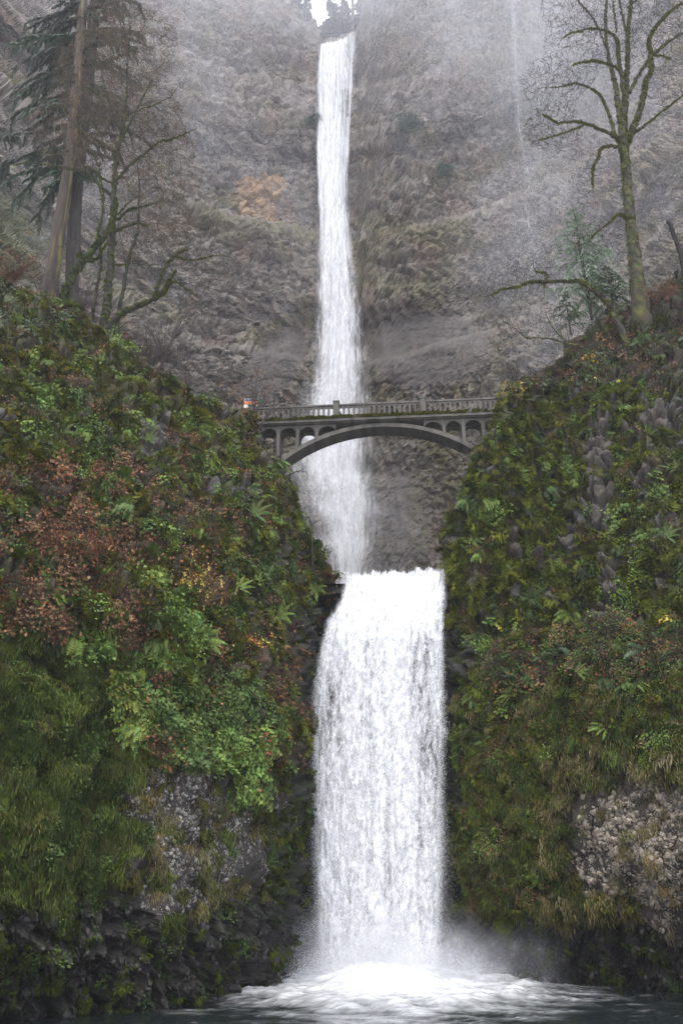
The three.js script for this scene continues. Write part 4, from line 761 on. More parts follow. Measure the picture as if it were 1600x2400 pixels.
const barkCol = (bark, moss, amount) => (p, n) => { const s = fbm(p[0] * 1.4, p[1] * 0.9, p[2] * 1.4, 3), m = sst(0.1, 0.4, s + amount - 0.2), g = 0.75 + 0.6 * noise(p[0] * 7, p[1] * 2, p[2] * 7), h = 0.85 + 0.55 * noise(p[0] * 3.3, p[1] * 2.6, p[2] * 3.3 + 5), y = 1 + 0.3 * noise(p[0] * 2, p[1] * 2, p[2] * 2 + 9); return mix3([bark[0] * g, bark[1] * g, bark[2] * g], [moss[0] * h * y, moss[1] * h, moss[2] * h], m); };
function growTwigs(nodes, targets, { maxLen = 2.2, r0 = 0.02, step = 0.35, jit = 0.04, lift = 0.05, tip = 0.016 }) {
  const paths = [], T = targets.map((t) => { let b = 1e9; for (let k = 0; k < nodes.length; k += 3) { const d = (nodes[k].p[0] - t[0]) ** 2 + (nodes[k].p[1] - t[1]) ** 2 + (nodes[k].p[2] - t[2]) ** 2; if (d < b) b = d; } return [b, t]; }).sort((a, b) => a[0] - b[0]);
  for (const [, t] of T) {
    let b = 1e9, best = null;
    for (let k = 0; k < nodes.length; k++) { const q = nodes[k].p, d = (q[0] - t[0]) ** 2 + (q[1] - t[1]) ** 2 + (q[2] - t[2]) ** 2; if (d < b) { b = d; best = nodes[k]; } }
    const L = Math.sqrt(b); if (L > maxLen || L < 0.08) continue;
    const n = Math.max(1, Math.round(L / step)), P = [best.p], ra = Math.min(best.r * 0.75, r0), R = [ra];
    for (let k = 1; k <= n; k++) { const f = k / n; P.push([mix(best.p[0], t[0], f) + (f < 1 ? gauss() * jit : 0), mix(best.p[1], t[1], f) + lift * Math.sin(f * 3.1) * L + (f < 1 ? gauss() * jit : 0), mix(best.p[2], t[2], f) + (f < 1 ? gauss() * jit : 0)]); R.push(Math.max(tip, ra * (1 - 0.75 * f))); }
    for (let k = 1; k <= n; k++) nodes.push({ p: P[k], r: R[k] });
    paths.push([P, R]);
  }
  return paths;
}
function makeTree(name, label, baseP, limbs, opt) {
  const t = group(name, baseP); tag(t, label, 'tree', opt.group);
  const nodes = []; const bc = barkCol(opt.bark, opt.moss, opt.mossy);
  { const a = limbs[0][0], d = unit(sub(a.p, limbs[0][1].p)); limbs[0] = [{ p: add(a.p, [d[0] * 0.5, Math.min(d[1], -0.8), d[2] * 0.5], 4), r: a.r * 1.2 }, ...limbs[0]]; }   // roots in the ground
  limbs.forEach((l, k) => {
    const [P, R] = smooth(l, opt.sub || 9, opt.wig ?? 0.05), m = new MB(); m.o = baseP;
    m.tube(P, R, k === 0 ? 18 : 10, bc);
    mesh(k < (opt.trunks || 1) ? 'trunk' : 'branch', m.geo(), M.bark, t);
    if (!(opt.bareTrunk && k === 0)) P.forEach((p, i) => { if (i > P.length * (opt.from?.[k] ?? 0.3)) nodes.push({ p, r: R[i] }); });
    if (opt.fuzz) { // moss tufts and ivy on the limb
      for (let i = 0; i < P.length * opt.fuzz * (1 + 6 * R[0]); i++) { const j = Math.floor(rnd() * P.length), a = rr(0, 6.283), n = unit([Math.cos(a), rr(-0.2, 0.9), Math.sin(a)]); if (R[j] < 0.03) continue;
        (opt.rows ||= []).push([sub(add(P[j], n, R[j] * 0.8), baseP), ...turned(n, rr(-0.5, 0.5)), rr(0.5, 1) * Math.min(0.4, 0.16 + R[j] * 0.7), jitCol(opt.fuzzCol || [1.1, 1.15, 0.9], 0.35)]); }
    }
  });
  if (opt.rows?.length) scatter('bark_moss', G.tuft[0], M.moss, opt.rows, null, null, t);
  if (opt.targets) {
    const m = new MB(); m.o = baseP; const tc = (p) => { const g = 0.7 + 0.5 * Math.abs(noise(p[0] * 3, p[1] * 3, p[2] * 3)); const s = mix3(opt.twig, opt.moss, 0.35 * sst(0, 0.5, noise(p[0], p[1], p[2]))); return [s[0] * g, s[1] * g, s[2] * g]; };
    for (const [P, R] of growTwigs(nodes, opt.targets, opt.grow || {})) m.tube(P, R, 3, tc, false);
    mesh('twigs', m.geo(), M.bark, t, 'stuff');
  }
  t.userData.nodes = undefined; delete t.userData.nodes;
  return { t, nodes };
}
function crownPoints(n, list, zd, dz) { // points in ellipses given by [px, py, rx, ry, weight]
  const out = [], W = list.reduce((s, e) => s + e[4], 0);
  for (let k = 0; k < n; k++) { let w = rnd() * W, e = list[0]; for (const q of list) { w -= q[4]; if (w <= 0) { e = q; break; } } const a = rr(0, 6.283), r = Math.sqrt(rnd()), h = Math.sqrt(1 - r * r * 0.8); out.push(at(e[0] + Math.cos(a) * r * e[2], e[1] + Math.sin(a) * r * e[3], zd + rr(-dz, dz) * h)); }
  return out;
}
const sc = (list, ox, oy, k) => list.map((l) => l.map(([x, y, r, dz]) => [ox + x / k, oy + y / k, r, dz]));

// --- the big bare tree on the right
{
  const zd = 48.5, L = sc([
    [[990, 2290, 0.62], [975, 2160, 0.5], [950, 1950, 0.42], [920, 1650, 0.39], [900, 1400, 0.36], [880, 1200, 0.36], [866, 1050, 0.34], [878, 850, 0.27], [895, 650, 0.21], [905, 450, 0.17], [910, 250, 0.15], [925, 80, 0.14], [945, -60, 0.11], [955, -300, 0.08]],
    [[866, 1040, 0.24], [832, 850, 0.2], [815, 700, 0.17], [788, 580, 0.15, 0.4], [755, 450, 0.13, 0.6], [732, 250, 0.11, 0.8], [735, 100, 0.1, 1], [748, -60, 0.08, 1.2]],
    [[882, 760, 0.18], [850, 560, 0.16, -0.4], [830, 420, 0.15, -0.6], [828, 340, 0.13, -0.8], [805, 285, 0.09, -1], [730, 245, 0.07, -1.4], [640, 225, 0.06, -1.6], [540, 240, 0.045, -1.8], [440, 268, 0.035, -2], [350, 350, 0.02, -2]],
    [[905, 1110, 0.3], [960, 980, 0.24, -0.5], [1010, 850, 0.24, -0.8], [1036, 720, 0.22, -1], [1050, 640, 0.2, -1.1], [1088, 560, 0.19, -1.2], [1085, 420, 0.18, -1.3], [1070, 330, 0.16, -1.4], [1110, 240, 0.14, -1.6], [1180, 150, 0.13, -1.8], [1240, 90, 0.11, -2], [1340, 20, 0.08, -2.2]],
    [[918, 730, 0.14], [980, 610, 0.13, 0.5], [1050, 500, 0.13, 0.8], [1120, 420, 0.12, 1], [1200, 350, 0.11, 1.2], [1290, 290, 0.1, 1.4], [1420, 230, 0.08, 1.6]],
    [[930, 1070, 0.12], [1060, 970, 0.09, -0.3], [1200, 860, 0.075, -0.5], [1290, 790, 0.06, -0.7], [1430, 690, 0.045, -1]],
    [[840, 1110, 0.16], [780, 1060, 0.13, -0.3], [650, 1000, 0.1, -0.7], [560, 970, 0.085, -1], [490, 955, 0.07, -1.2], [350, 965, 0.055, -1.4], [280, 920, 0.04, -1.5], [190, 880, 0.02, -1.6]],
    [[575, 980, 0.06, -1], [500, 1010, 0.055, -1.3], [400, 1050, 0.045, -1.6], [250, 1090, 0.035, -1.9], [165, 1112, 0.02, -2]],
    [[805, 1070, 0.14], [775, 950, 0.12, 0.4], [730, 830, 0.1, 0.6], [680, 740, 0.085, 0.8], [620, 700, 0.07, 1], [500, 655, 0.05, 1.2], [400, 680, 0.04, 1.4], [190, 697, 0.02, 1.6]],
    [[860, 560, 0.1, -0.4], [780, 512, 0.085, -0.8], [700, 490, 0.08, -1], [640, 478, 0.1, -1.2], [560, 490, 0.07, -1.4], [480, 505, 0.03, -1.6]],
    [[735, 380, 0.06, 0.8], [665, 200, 0.06, 1], [600, 100, 0.05, 1.2], [530, 20, 0.04, 1.3], [480, -60, 0.03, 1.4]],
    [[880, 1200, 0.15], [820, 1155, 0.11, -0.5], [740, 1152, 0.1, -0.8], [690, 1180, 0.09, -1], [672, 1250, 0.09, -1.1], [635, 1320, 0.1, -1.2], [630, 1400, 0.05, -1.2], [635, 1520, 0.02, -1.2]],
    [[915, 1730, 0.13], [850, 1688, 0.1, -0.6], [800, 1718, 0.09, -0.8], [740, 1770, 0.05, -1], [640, 1850, 0.035, -1.2], [570, 1960, 0.02, -1.3]],
    [[905, 300, 0.1], [870, 150, 0.08, 0.5], [850, 40, 0.07, 0.8], [830, -60, 0.05, 1]],
    [[1085, 430, 0.09, -1.3], [1180, 440, 0.05, -1.6], [1250, 470, 0.03, -1.8]],
    [[820, 250, 0.06, 0], [800, 100, 0.05, 0.4], [790, -40, 0.04, 0.7]], [[905, 60, 0.06], [1000, -20, 0.05, -0.5], [1100, -80, 0.04, -0.8]],
  ], 1200, 0, 3.36);
  const tg = crownPoints(5200, [[1300, 300, 70, 60, 2], [1290, 200, 75, 70, 2], [1340, 120, 70, 110, 2.5], [1420, 60, 90, 90, 2.4], [1500, 60, 100, 90, 2.2], [1570, 90, 60, 110, 1.6], [1262, 310, 40, 40, 1], [1350, 20, 90, 60, 1.5], [1550, 200, 50, 50, 0.5], [1370, 400, 40, 60, 0.35], [1380, 560, 45, 40, 0.3]], zd, 2.6);
  const base = at(1495, 690, zd);
  const { t } = makeTree('bare_maple_tree', 'tall leafless tree with mossy ivy-clad trunk standing on the right cliff', base, L.map((l) => limbPts(l, zd)), { bark: [0.045, 0.037, 0.028], moss: [0.062, 0.068, 0.016], mossy: 0.34, twig: [0.05, 0.042, 0.036], fuzz: 4, fuzzCol: [1.15, 1.2, 1.1], targets: tg, from: { 0: 0.5 }, grow: { maxLen: 2.4, r0: 0.033, step: 0.3, jit: 0.035, tip: 0.016 } });
  const rows = []; // ivy leaves up the trunk
  for (let k = 0; k < 260; k++) { const f = rnd() ** 1.6, py = mix(690, 250, f), px = poly1([[250, 1458], [360, 1462], [490, 1470], [580, 1482], [690, 1494]], py), r = mix(0.55, 0.3, Math.min(1, f * 2)), a = rr(0, 6.283), n = [Math.cos(a), 0.1, Math.sin(a)]; rows.push([sub(add(at(px, py, zd), n, r * 0.95), base), ...turned(unit(n), 0), rr(0.25, 0.5), jitCol(rnd() < 0.5 ? GREEN.dark : [0.07, 0.085, 0.025], 0.4)]); }
  scatter('ivy', G.leaves[1], M.leaf, rows, null, null, t);
}
// --- arching mossy stems below it
{
  const zd = 47.5, k = 3.136, L1 = sc([[[1060, 430, 0.2], [985, 315, 0.19], [870, 222, 0.15, -0.4], [800, 187, 0.13, -0.6], [700, 186, 0.11, -0.9], [560, 190, 0.1, -1.2], [450, 192, 0.09, -1.5], [360, 226, 0.07, -1.7], [250, 242, 0.05, -1.9], [150, 290, 0.03, -2], [10, 300, 0.012, -2.1]],
    [[560, 190, 0.07, -1.2], [562, 130, 0.06, -1.2], [480, 108, 0.03, -1.4], [470, 0, 0.015, -1.4]], [[545, 190, 0.035, -1.2], [545, 300, 0.02, -1.2], [520, 330, 0.01, -1.2]]], 1100, 600, k);
  const tg = crownPoints(650, [[1170, 660, 60, 45, 1], [1240, 640, 55, 50, 1.2], [1290, 620, 40, 50, 1], [1130, 690, 30, 25, 0.6]], zd - 1.3, 1.2);
  makeTree('arching_tree', 'low mossy stem arching out level from the slope under the bare tree', at(1440, 740, zd), L1.map((l) => limbPts(l, zd)), { bark: [0.035, 0.03, 0.025], moss: [0.075, 0.08, 0.017], mossy: 0.35, twig: [0.045, 0.038, 0.034], fuzz: 2.6, targets: tg, grow: { maxLen: 2, r0: 0.027, jit: 0.035, tip: 0.014 } });
  const L2 = sc([[[990, 760, 0.06], [800, 662, 0.06], [700, 640, 0.055, -0.3], [600, 610, 0.05, -0.5], [500, 600, 0.045, -0.7], [410, 595, 0.035, -0.9], [330, 530, 0.025, -1], [235, 465, 0.012, -1]], [[725, 640, 0.045, -0.2], [620, 540, 0.035, -0.4], [560, 430, 0.025, -0.6], [540, 350, 0.015, -0.6]], [[415, 595, 0.02, -0.9], [440, 520, 0.012, -0.9]], [[740, 650, 0.03, -0.2], [710, 540, 0.02, -0.2], [700, 470, 0.012, -0.2]]], 1100, 600, k);
  const tg2 = crownPoints(450, [[1230, 780, 55, 35, 1], [1290, 750, 40, 45, 1], [1330, 790, 30, 40, 0.7], [1180, 760, 20, 25, 0.5]], 46.4, 0.9);
  makeTree('bare_sapling', 'thin leafless sapling leaning over the gorge above the yellow-leaved bush', at(1416, 842, 46.6), L2.map((l) => limbPts(l, 46.6)), { bark: [0.05, 0.042, 0.035], moss: [0.09, 0.09, 0.02], mossy: 0.3, twig: [0.05, 0.042, 0.036], fuzz: 0.6, targets: tg2, grow: { maxLen: 1.6, r0: 0.018, jit: 0.035, tip: 0.014 } });
}
// --- dead snag
{
  const zd = 50, base = at(1600, 640, zd), t = group('burnt_snag', base); tag(t, 'leaning blackened broken trunk beyond the bare tree', 'dead tree');
  const [P, R] = smooth(limbPts([[1602, 650, 0.2], [1597, 607, 0.19], [1585, 570, 0.18], [1574, 540, 0.17], [1565, 519, 0.16]], zd), 5, 0.03), m = new MB(); m.o = base; m.tube(P, R, 9, (p) => { const g = 0.6 + 0.5 * Math.abs(noise(p[0] * 5, p[1] * 2, p[2] * 5)); return [0.013 * g, 0.011 * g, 0.01 * g]; });
  mesh('trunk', m.geo(), M.bark, t); const m2 = new MB(); m2.o = base; m2.tube([P[10], add(P[10], [0.35, 0.25, 0]), add(P[10], [0.6, 0.2, 0.1])], [0.05, 0.035, 0.01], 5, () => [0.02, 0.017, 0.015]); mesh('branch', m2.geo(), M.bark, t);
}
// --- trees on the left crest
{
  const zd = 46, k = 3.136, bark = [0.034, 0.029, 0.024], moss = [0.042, 0.055, 0.013];
  const A = sc([
    [[785, 1330, 0.3], [800, 1150, 0.26], [820, 900, 0.23], [830, 700, 0.22], [840, 500, 0.2], [850, 300, 0.17], [872, 150, 0.14], [905, 20, 0.11], [930, -200, 0.08], [940, -500, 0.05], [960, -750, 0.03]],
    [[815, 490, 0.11], [720, 410, 0.09, 0.4], [620, 330, 0.08, 0.6], [500, 300, 0.07, 0.8], [250, 255, 0.05, 1], [90, 272, 0.03, 1.2]],
    [[830, 765, 0.12], [930, 722, 0.1, -0.5], [990, 700, 0.06, -0.8], [1080, 715, 0.03, -1]],
    [[865, 670, 0.1], [960, 600, 0.08, 0.5], [1080, 570, 0.06, 0.9], [1190, 535, 0.035, 1.2]],
    [[855, 390, 0.12], [960, 270, 0.1, -0.6], [1060, 190, 0.08, -1], [1180, 100, 0.06, -1.3], [1270, 80, 0.05, -1.5], [1450, 0, 0.025, -1.7]],
    [[865, 190, 0.1], [740, 100, 0.08, 0.6], [620, 30, 0.06, 1], [520, -60, 0.04, 1.3], [430, -200, 0.025, 1.6]],
    [[880, 130, 0.08], [960, -40, 0.06, -0.7], [1040, -200, 0.045, -1], [1120, -350, 0.03, -1.3]], [[900, 40, 0.07], [820, -150, 0.05, 0.8], [760, -350, 0.035, 1.2], [720, -520, 0.02, 1.4]],
    [[870, 640, 0.05], [950, 545, 0.03, -0.4], [1010, 500, 0.02, -0.6]], [[850, 420, 0.06], [760, 370, 0.045, -0.7], [650, 290, 0.03, -1], [560, 270, 0.02, -1.3]],
    [[940, -100, 0.05], [1100, -160, 0.035, -1], [1250, -230, 0.025, -1.4], [1330, -330, 0.015, -1.6]], [[880, -60, 0.05], [740, -230, 0.035, 1], [600, -330, 0.025, 1.4], [480, -420, 0.015, 1.7]],
  ], 0, 300, k);
  const tg = crownPoints(6500, [[290, 300, 150, 130, 3.2], [250, 180, 130, 120, 2.4], [310, 110, 110, 100, 2], [370, 380, 90, 110, 1.8], [180, 300, 110, 110, 1.5], [400, 520, 60, 60, 0.8], [300, 560, 60, 50, 0.5], [260, 50, 90, 60, 1]], zd, 3.2);
  const base = at(250, 735, zd);
  const { t, nodes } = makeTree('mossy_tree', 'many-twigged tree with green mossy trunk and last brown leaves on the left crest', base, A.map((l) => limbPts(l, zd)), { bark, moss, mossy: 0.32, twig: [0.05, 0.042, 0.034], fuzz: 2.6, fuzzCol: [0.85, 1.1, 0.9], targets: tg, from: { 0: 0.35 }, grow: { maxLen: 2.6, r0: 0.030, step: 0.32, jit: 0.035, tip: 0.016 } });
  const rows = [];
  for (let q = 0; q < 6500; q++) { const n = nodes[Math.floor(rnd() * nodes.length)]; if (n.r > 0.03) continue; rows.push([sub(add(n.p, [gauss() * 0.15, gauss() * 0.15, gauss() * 0.15]), base), ...turned(unit([gauss(), gauss(), gauss()]), 0), rr(0.35, 0.7), jitCol(rnd() < 0.35 ? [0.17, 0.105, 0.065] : [0.11, 0.09, 0.06], 0.4)]); }
  scatter('leaves', leavesGeo(9, 0.15, 0.4, 0.45), M.dryLeaf, rows, null, null, t);
  const B = sc([[[430, 1330, 0.3], [470, 1230, 0.29], [530, 1100, 0.27], [620, 970, 0.25], [720, 850, 0.22], [800, 750, 0.19], [835, 650, 0.15], [860, 560, 0.08]], [[620, 975, 0.09], [720, 960, 0.07, -0.6], [760, 890, 0.05, -0.8], [800, 830, 0.03, -1]], [[615, 965, 0.12], [595, 930, 0.09, -0.2], [570, 950, 0.06, -0.3]], [[720, 850, 0.08], [725, 760, 0.06, 0.4], [760, 600, 0.05, 0.6], [735, 420, 0.04, 0.8], [735, 240, 0.03, 0.9]]], 0, 300, k);
  makeTree('leaning_mossy_tree', 'thick moss-covered trunk leaning against the many-twigged tree', at(132, 735, zd - 0.6), B.map((l) => limbPts(l, zd - 0.6)), { bark, moss, mossy: 0.45, fuzz: 3.5, fuzzCol: [0.85, 1.15, 0.9], twig: bark, targets: crownPoints(200, [[240, 520, 50, 60, 1], [170, 600, 40, 50, 1]], zd - 0.6, 1.5), grow: { maxLen: 1.6, r0: 0.018 } });
  const Cc = sc([[[850, 1400, 0.22], [960, 1332, 0.2], [1100, 1270, 0.17, -0.4], [1200, 1210, 0.14, -0.6], [1240, 1130, 0.1, -0.8], [1290, 1050, 0.05, -1]], [[1135, 1245, 0.13, -0.5], [1180, 1110, 0.11, -0.9], [1240, 990, 0.09, -1.1], [1310, 920, 0.06, -1.3], [1390, 890, 0.03, -1.5]], [[1300, 945, 0.05, -1.2], [1400, 972, 0.045, -1.4], [1500, 955, 0.035, -1.6], [1620, 930, 0.025, -1.8], [1740, 975, 0.012, -2]], [[1225, 1190, 0.06, -0.6], [1270, 1130, 0.05, -1], [1370, 1180, 0.04, -1.2], [1450, 1240, 0.03, -1.4], [1540, 1330, 0.012, -1.6]], [[850, 1010, 0.035], [950, 1000, 0.03, -0.4], [1100, 1005, 0.025, -0.6], [1240, 1000, 0.02, -0.9]]], 0, 300, k);
  makeTree('spreading_mossy_tree', 'low mossy limb spreading out from the left crest towards the tall fall', at(268, 750, zd - 0.9), Cc.map((l) => limbPts(l, zd - 0.9)), { bark, moss, mossy: 0.5, fuzz: 2.6, twig: [0.055, 0.047, 0.042], targets: crownPoints(1300, [[430, 640, 80, 70, 2], [500, 620, 60, 50, 1.2], [460, 720, 60, 50, 1], [400, 580, 60, 50, 1]], zd - 2.2, 1.6), grow: { maxLen: 2, r0: 0.024, jit: 0.035, tip: 0.014 } });
  const D = sc([[[880, 1320, 0.14], [920, 1100, 0.13], [960, 930, 0.12], [1012, 760, 0.1], [1022, 600, 0.08], [1026, 430, 0.06], [1010, 250, 0.04]], [[930, 1050, 0.05], [900, 850, 0.03, 0.5], [870, 740, 0.02, 0.8]]], 0, 300, k);
  makeTree('slender_tree', 'slender dark leafless tree behind the spreading mossy limb', at(281, 735, zd + 1.2), D.map((l) => limbPts(l, zd + 1.2)), { bark: [0.03, 0.027, 0.024], moss, mossy: 0.15, fuzz: 0.4, twig: [0.05, 0.044, 0.04], targets: crownPoints(800, [[330, 480, 60, 90, 1], [350, 600, 60, 60, 1]], zd + 1.2, 1.6), grow: { maxLen: 1.8, r0: 0.021, tip: 0.014 } });
  const E = sc([[[690, 1320, 0.12], [720, 1150, 0.11], [745, 960, 0.09], [720, 790, 0.06], [765, 560, 0.05], [740, 350, 0.035]]], 0, 300, k);
  makeTree('thin_mossy_tree', 'thin mossy stem between the two thick mossy trunks', at(220, 735, zd + 0.6), E.map((l) => limbPts(l, zd + 0.6)), { bark, moss, mossy: 0.45, fuzz: 1.4, twig: bark, targets: crownPoints(260, [[220, 520, 60, 100, 1]], zd + 0.6, 1.4), grow: { maxLen: 1.6, r0: 0.018, tip: 0.014 } });
}
// --- conifers
function needleBough(m, p0, dir, L, droop, col, dens = 1, hang = 0.5, ns = 1, sides = 0, wood = null) { // a limb with sprays of foliage to both sides
  const n = Math.max(4, Math.round(L / 0.28)); let p = p0, d = unit(dir); const P = [p], R = [0.012 * L + 0.008];
  for (let k = 1; k <= n; k++) {
    p = add(p, d, L / n); d = unit(add(d, [gauss() * 0.08, -droop / n, gauss() * 0.08])); P.push(p); R.push(Math.max(0.005, R[0] * (1 - k / n)));
    const s = unit(cross(d, [0, 1, 0])), f = k / n;
    for (let q = 0; q < 9 * dens; q++) {
      const g = q % 2 ? 1 : -1, l = ns * (0.16 + 0.5 * (1 - f) * Math.min(1, L / 2.5)) * rr(0.6, 1.2), o = unit(add(add([s[0] * g, s[1] * g, s[2] * g], d, rr(0.3, 1.1)), [0, -hang * rr(0.2, 1.2), 0])), b = add(p, d, rr(-0.14, 0.14)), c = rr(0.6, 1.35), cc = [col[0] * c, col[1] * c, col[2] * c], w = ns * rr(0.05, 0.1), sd = unit(cross(o, [rr(-0.4, 0.4), 1, rr(-0.4, 0.4)]));
      const mid = add(b, o, l * 0.55), tip = add(add(b, o, l), [0, -0.1 * l - hang * 0.12, 0]);
      m.tri(b, add(mid, sd, w), tip, cc); m.tri(b, tip, add(mid, sd, -w), cc);
    }
    if (sides && f > 0.2 && rnd() < sides) { const g = rnd() < 0.5 ? 1 : -1, Q = needleBough(m, p, add(add(d, s, g * rr(0.4, 1.2)), [0, -rr(0.2, 0.9), 0]), rr(0.22, 0.45) * Math.min(L, 4.5), 1.2, col, dens, hang, ns); wood.push(Q); }
  }
  return [P, R];
}
function conifer(name, label, base, H, rad, col, opt = {}) {
  const t = group(name, base); tag(t, label, 'tree', opt.group); const m = new MB(), w = new MB();
  const top = [opt.lean || 0, H, 0]; w.tube([[0, -0.6, 0], [top[0] * 0.5, H * 0.5, 0], top], [opt.r || 0.02 * H, 0.012 * H, 0.01], 8, (p) => { const g = 0.8 + 0.4 * noise(p[0] * 4, p[1], p[2] * 4); return [0.06 * g, 0.045 * g, 0.036 * g]; });
  const lb = opt.low ?? 0.08; let bw = [];
  const tw = [];
  for (let y = H * lb; y < H * 0.985; y += rr(0.14, 0.3) * (opt.gap || 1)) {
    const f = y / H, L = rad * (1 - f) ** 0.75 * rr(0.65, 1.15) + 0.15, a = rr(0, 6.283);
    bw.push(needleBough(m, [top[0] * f, y, 0], [Math.cos(a), opt.rise ?? 0.25, Math.sin(a)], L, opt.droop ?? 0.7, col, opt.dens || 1, opt.hang ?? 0.4, opt.ns || 1, opt.sides || 0, tw));
  }
  const b = new MB(); for (const [P, R] of [...bw, ...tw]) b.tube(P, R, 3, () => [0.05, 0.04, 0.033], false);
  mesh('trunk', w.geo(), M.bark, t); mesh('branches', b.geo(), M.bark, t, 'stuff'); mesh('crown', m.geo(), M.leaf, t, 'stuff');
  return t;
}
const standAt = (px, py, zd) => at(px, py, zd);
conifer('young_fir_tree', 'haze-paled green young fir behind the arching mossy stem', standAt(1384, 735, 53), 12, 3.5, [0.32, 0.4, 0.29], { dens: 1.6, ns: 0.5, gap: 0.62, sides: 0.75, rise: 0.35, droop: 0.5, hang: 0.35, r: 0.14 });  // needles far paler than real foliage: haze is put into their colour
conifer('dark_young_fir_tree', 'darker bushy young fir close behind the ivy-clad trunk', standAt(1440, 740, 52), 5.2, 2.2, [0.085, 0.12, 0.07], { dens: 1.0, ns: 0.5, gap: 0.6, sides: 0.75, rise: 0.2, droop: 0.7, r: 0.1 });
conifer('small_fir_tree', 'small grey-green fir low beside the arching mossy stem', standAt(1335, 770, 50), 3.6, 1.6, [0.11, 0.145, 0.085], { dens: 1.0, ns: 0.5, gap: 0.6, sides: 0.75, r: 0.08 });
{ // the old firs on the left: bark-plated trunks, boughs drooping round them
  const big = (name, label, pts, zd, barkc, boughs, yellow) => {
    const base = at(pts[0][0], pts[0][1], zd), t = group(name, base); tag(t, label, 'tree'); const [P, R] = smooth(limbPts(pts, zd), 8, 0.01), m = new MB(); m.o = base;
    m.tube(P, R, 40, (p, n) => { const a = Math.atan2(n[2], n[0]), r = fbm(a * 4.5, p[1] * 0.22, zd, 3), g = 0.55 + 0.55 * sst(-0.25, 0.3, r), y = yellow ? sst(0.2, 0.5, noise(a * 1.3 + 1, p[1] * 0.16, 4)) * sst(0.1, 0.8, Math.cos(a - 0.5)) : 0; return mix3([barkc[0] * g, barkc[1] * g, barkc[2] * g], [0.16, 0.15, 0.04], 0.75 * y); });
    mesh('trunk', m.geo(), M.bark, t);
    const f = new MB(), b = new MB(); f.o = base; b.o = base;
    const wood = [];
    for (const [px, py, dx, up, L, droop, col] of boughs) { const [Q, S] = needleBough(f, at(px, py, zd + rr(-0.4, 0.4)), [dx, up, rr(-0.6, 0.6)], L, droop, col, 1.1, 1.2, 0.9, 0.42, wood); b.tube(Q, S.map((s) => s * 1.3), 4, () => [0.045, 0.038, 0.034], false); }
    for (const [Q, S] of wood) b.tube(Q, S, 3, () => [0.045, 0.038, 0.034], false);
    mesh('branches', b.geo(), M.bark, t, 'stuff'); mesh('crown', f.geo(), M.leaf, t, 'stuff');
  };
  const dk = [0.085, 0.095, 0.078], gr = [0.08, 0.12, 0.08], bA = [], bB = [];
  for (let k = 0; k < 74; k++) { const py = -160 + 600 * rnd() ** 0.8, px = poly1([[-200, 215], [0, 203], [400, 170]], py), lft = rnd() < 0.62; bA.push([px, py - 20, lft ? -1 : 1, rr(-0.15, 0.3), lft ? rr(2.5, 7.5) : rr(2, 7), rr(0.5, 1.3), rnd() < 0.45 ? gr : dk]); }
  for (let k = 0; k < 40; k++) { const py = rr(-200, 330), lft = rnd() < 0.35; bB.push([poly1([[-200, 235], [400, 200]], py), py, lft ? -1 : 1, rr(-0.1, 0.35), rr(2.5, 6.5), rr(0.4, 1.1), rnd() < 0.4 ? gr : dk]); }
  for (let k = 0; k < 16; k++) bA.push([rr(-40, 10), rr(60, 420), rr(-0.2, 1), rr(-0.5, 0), rr(2, 4.5), rr(0.6, 1.2), dk]);
  big('old_fir_tree', 'old fir with brown furrowed trunk streaked yellow, boughs drooping over the left crest', [[108, 745, 0.68], [124, 640, 0.6], [142, 520, 0.56], [158, 420, 0.53], [176, 250, 0.48], [196, 0, 0.42], [215, -260, 0.36]], 51, [0.062, 0.047, 0.038], bA, true);
  big('grey_fir_tree', 'grey fir trunk close behind the yellow-streaked one', [[166, 740, 0.62], [172, 600, 0.58], [180, 450, 0.54], [200, 250, 0.6], [225, 0, 0.5], [240, -220, 0.4]], 53, [0.048, 0.043, 0.039], bB, false);
}
// --- firs on the rim, round the notch of the tall fall
{
  const C = [[612, -20, 14, 2.6], [655, -10, 12, 2.4], [690, 10, 15, 2.6], [718, 34, 16, 2.0], [768, 70, 9, 3.4], [784, 74, 12, 3.8], [801, 70, 11, 3.4], [846, 46, 15, 3.2], [868, 0, 13, 2.8], [776, 60, 16, 3.4], [808, 56, 15, 3.6]];
  C.forEach(([px, py, H, r], k) => { const zd = 127 + (k % 3) * 1.6; conifer('rim_fir_tree', k === 2 ? 'leaning rim fir beside the bright gap of sky' : 'misty fir on the rim of the wall near the top of the tall fall', at(px, py + 26, zd), H, r, [0.04, 0.06, 0.045], { group: k === 2 ? undefined : 'firs on the rim', dens: 0.8, gap: 1.5, ns: 2.6, low: 0.02, hang: 0.5, droop: 0.8, r: 0.2 }); });
  const b = at(826, 96, 126), t = group('rim_pine_tree', b); tag(t, 'straight bare trunk rising right behind the lip of the tall fall', 'tree'); const m = new MB(); m.tube([[0, -1, 0], [0.1, 8, 0], [0.2, 22, 0]], [0.55, 0.45, 0.3], 10, () => [0.07, 0.055, 0.05]); mesh('trunk', m.geo(), M.bark, t);
}
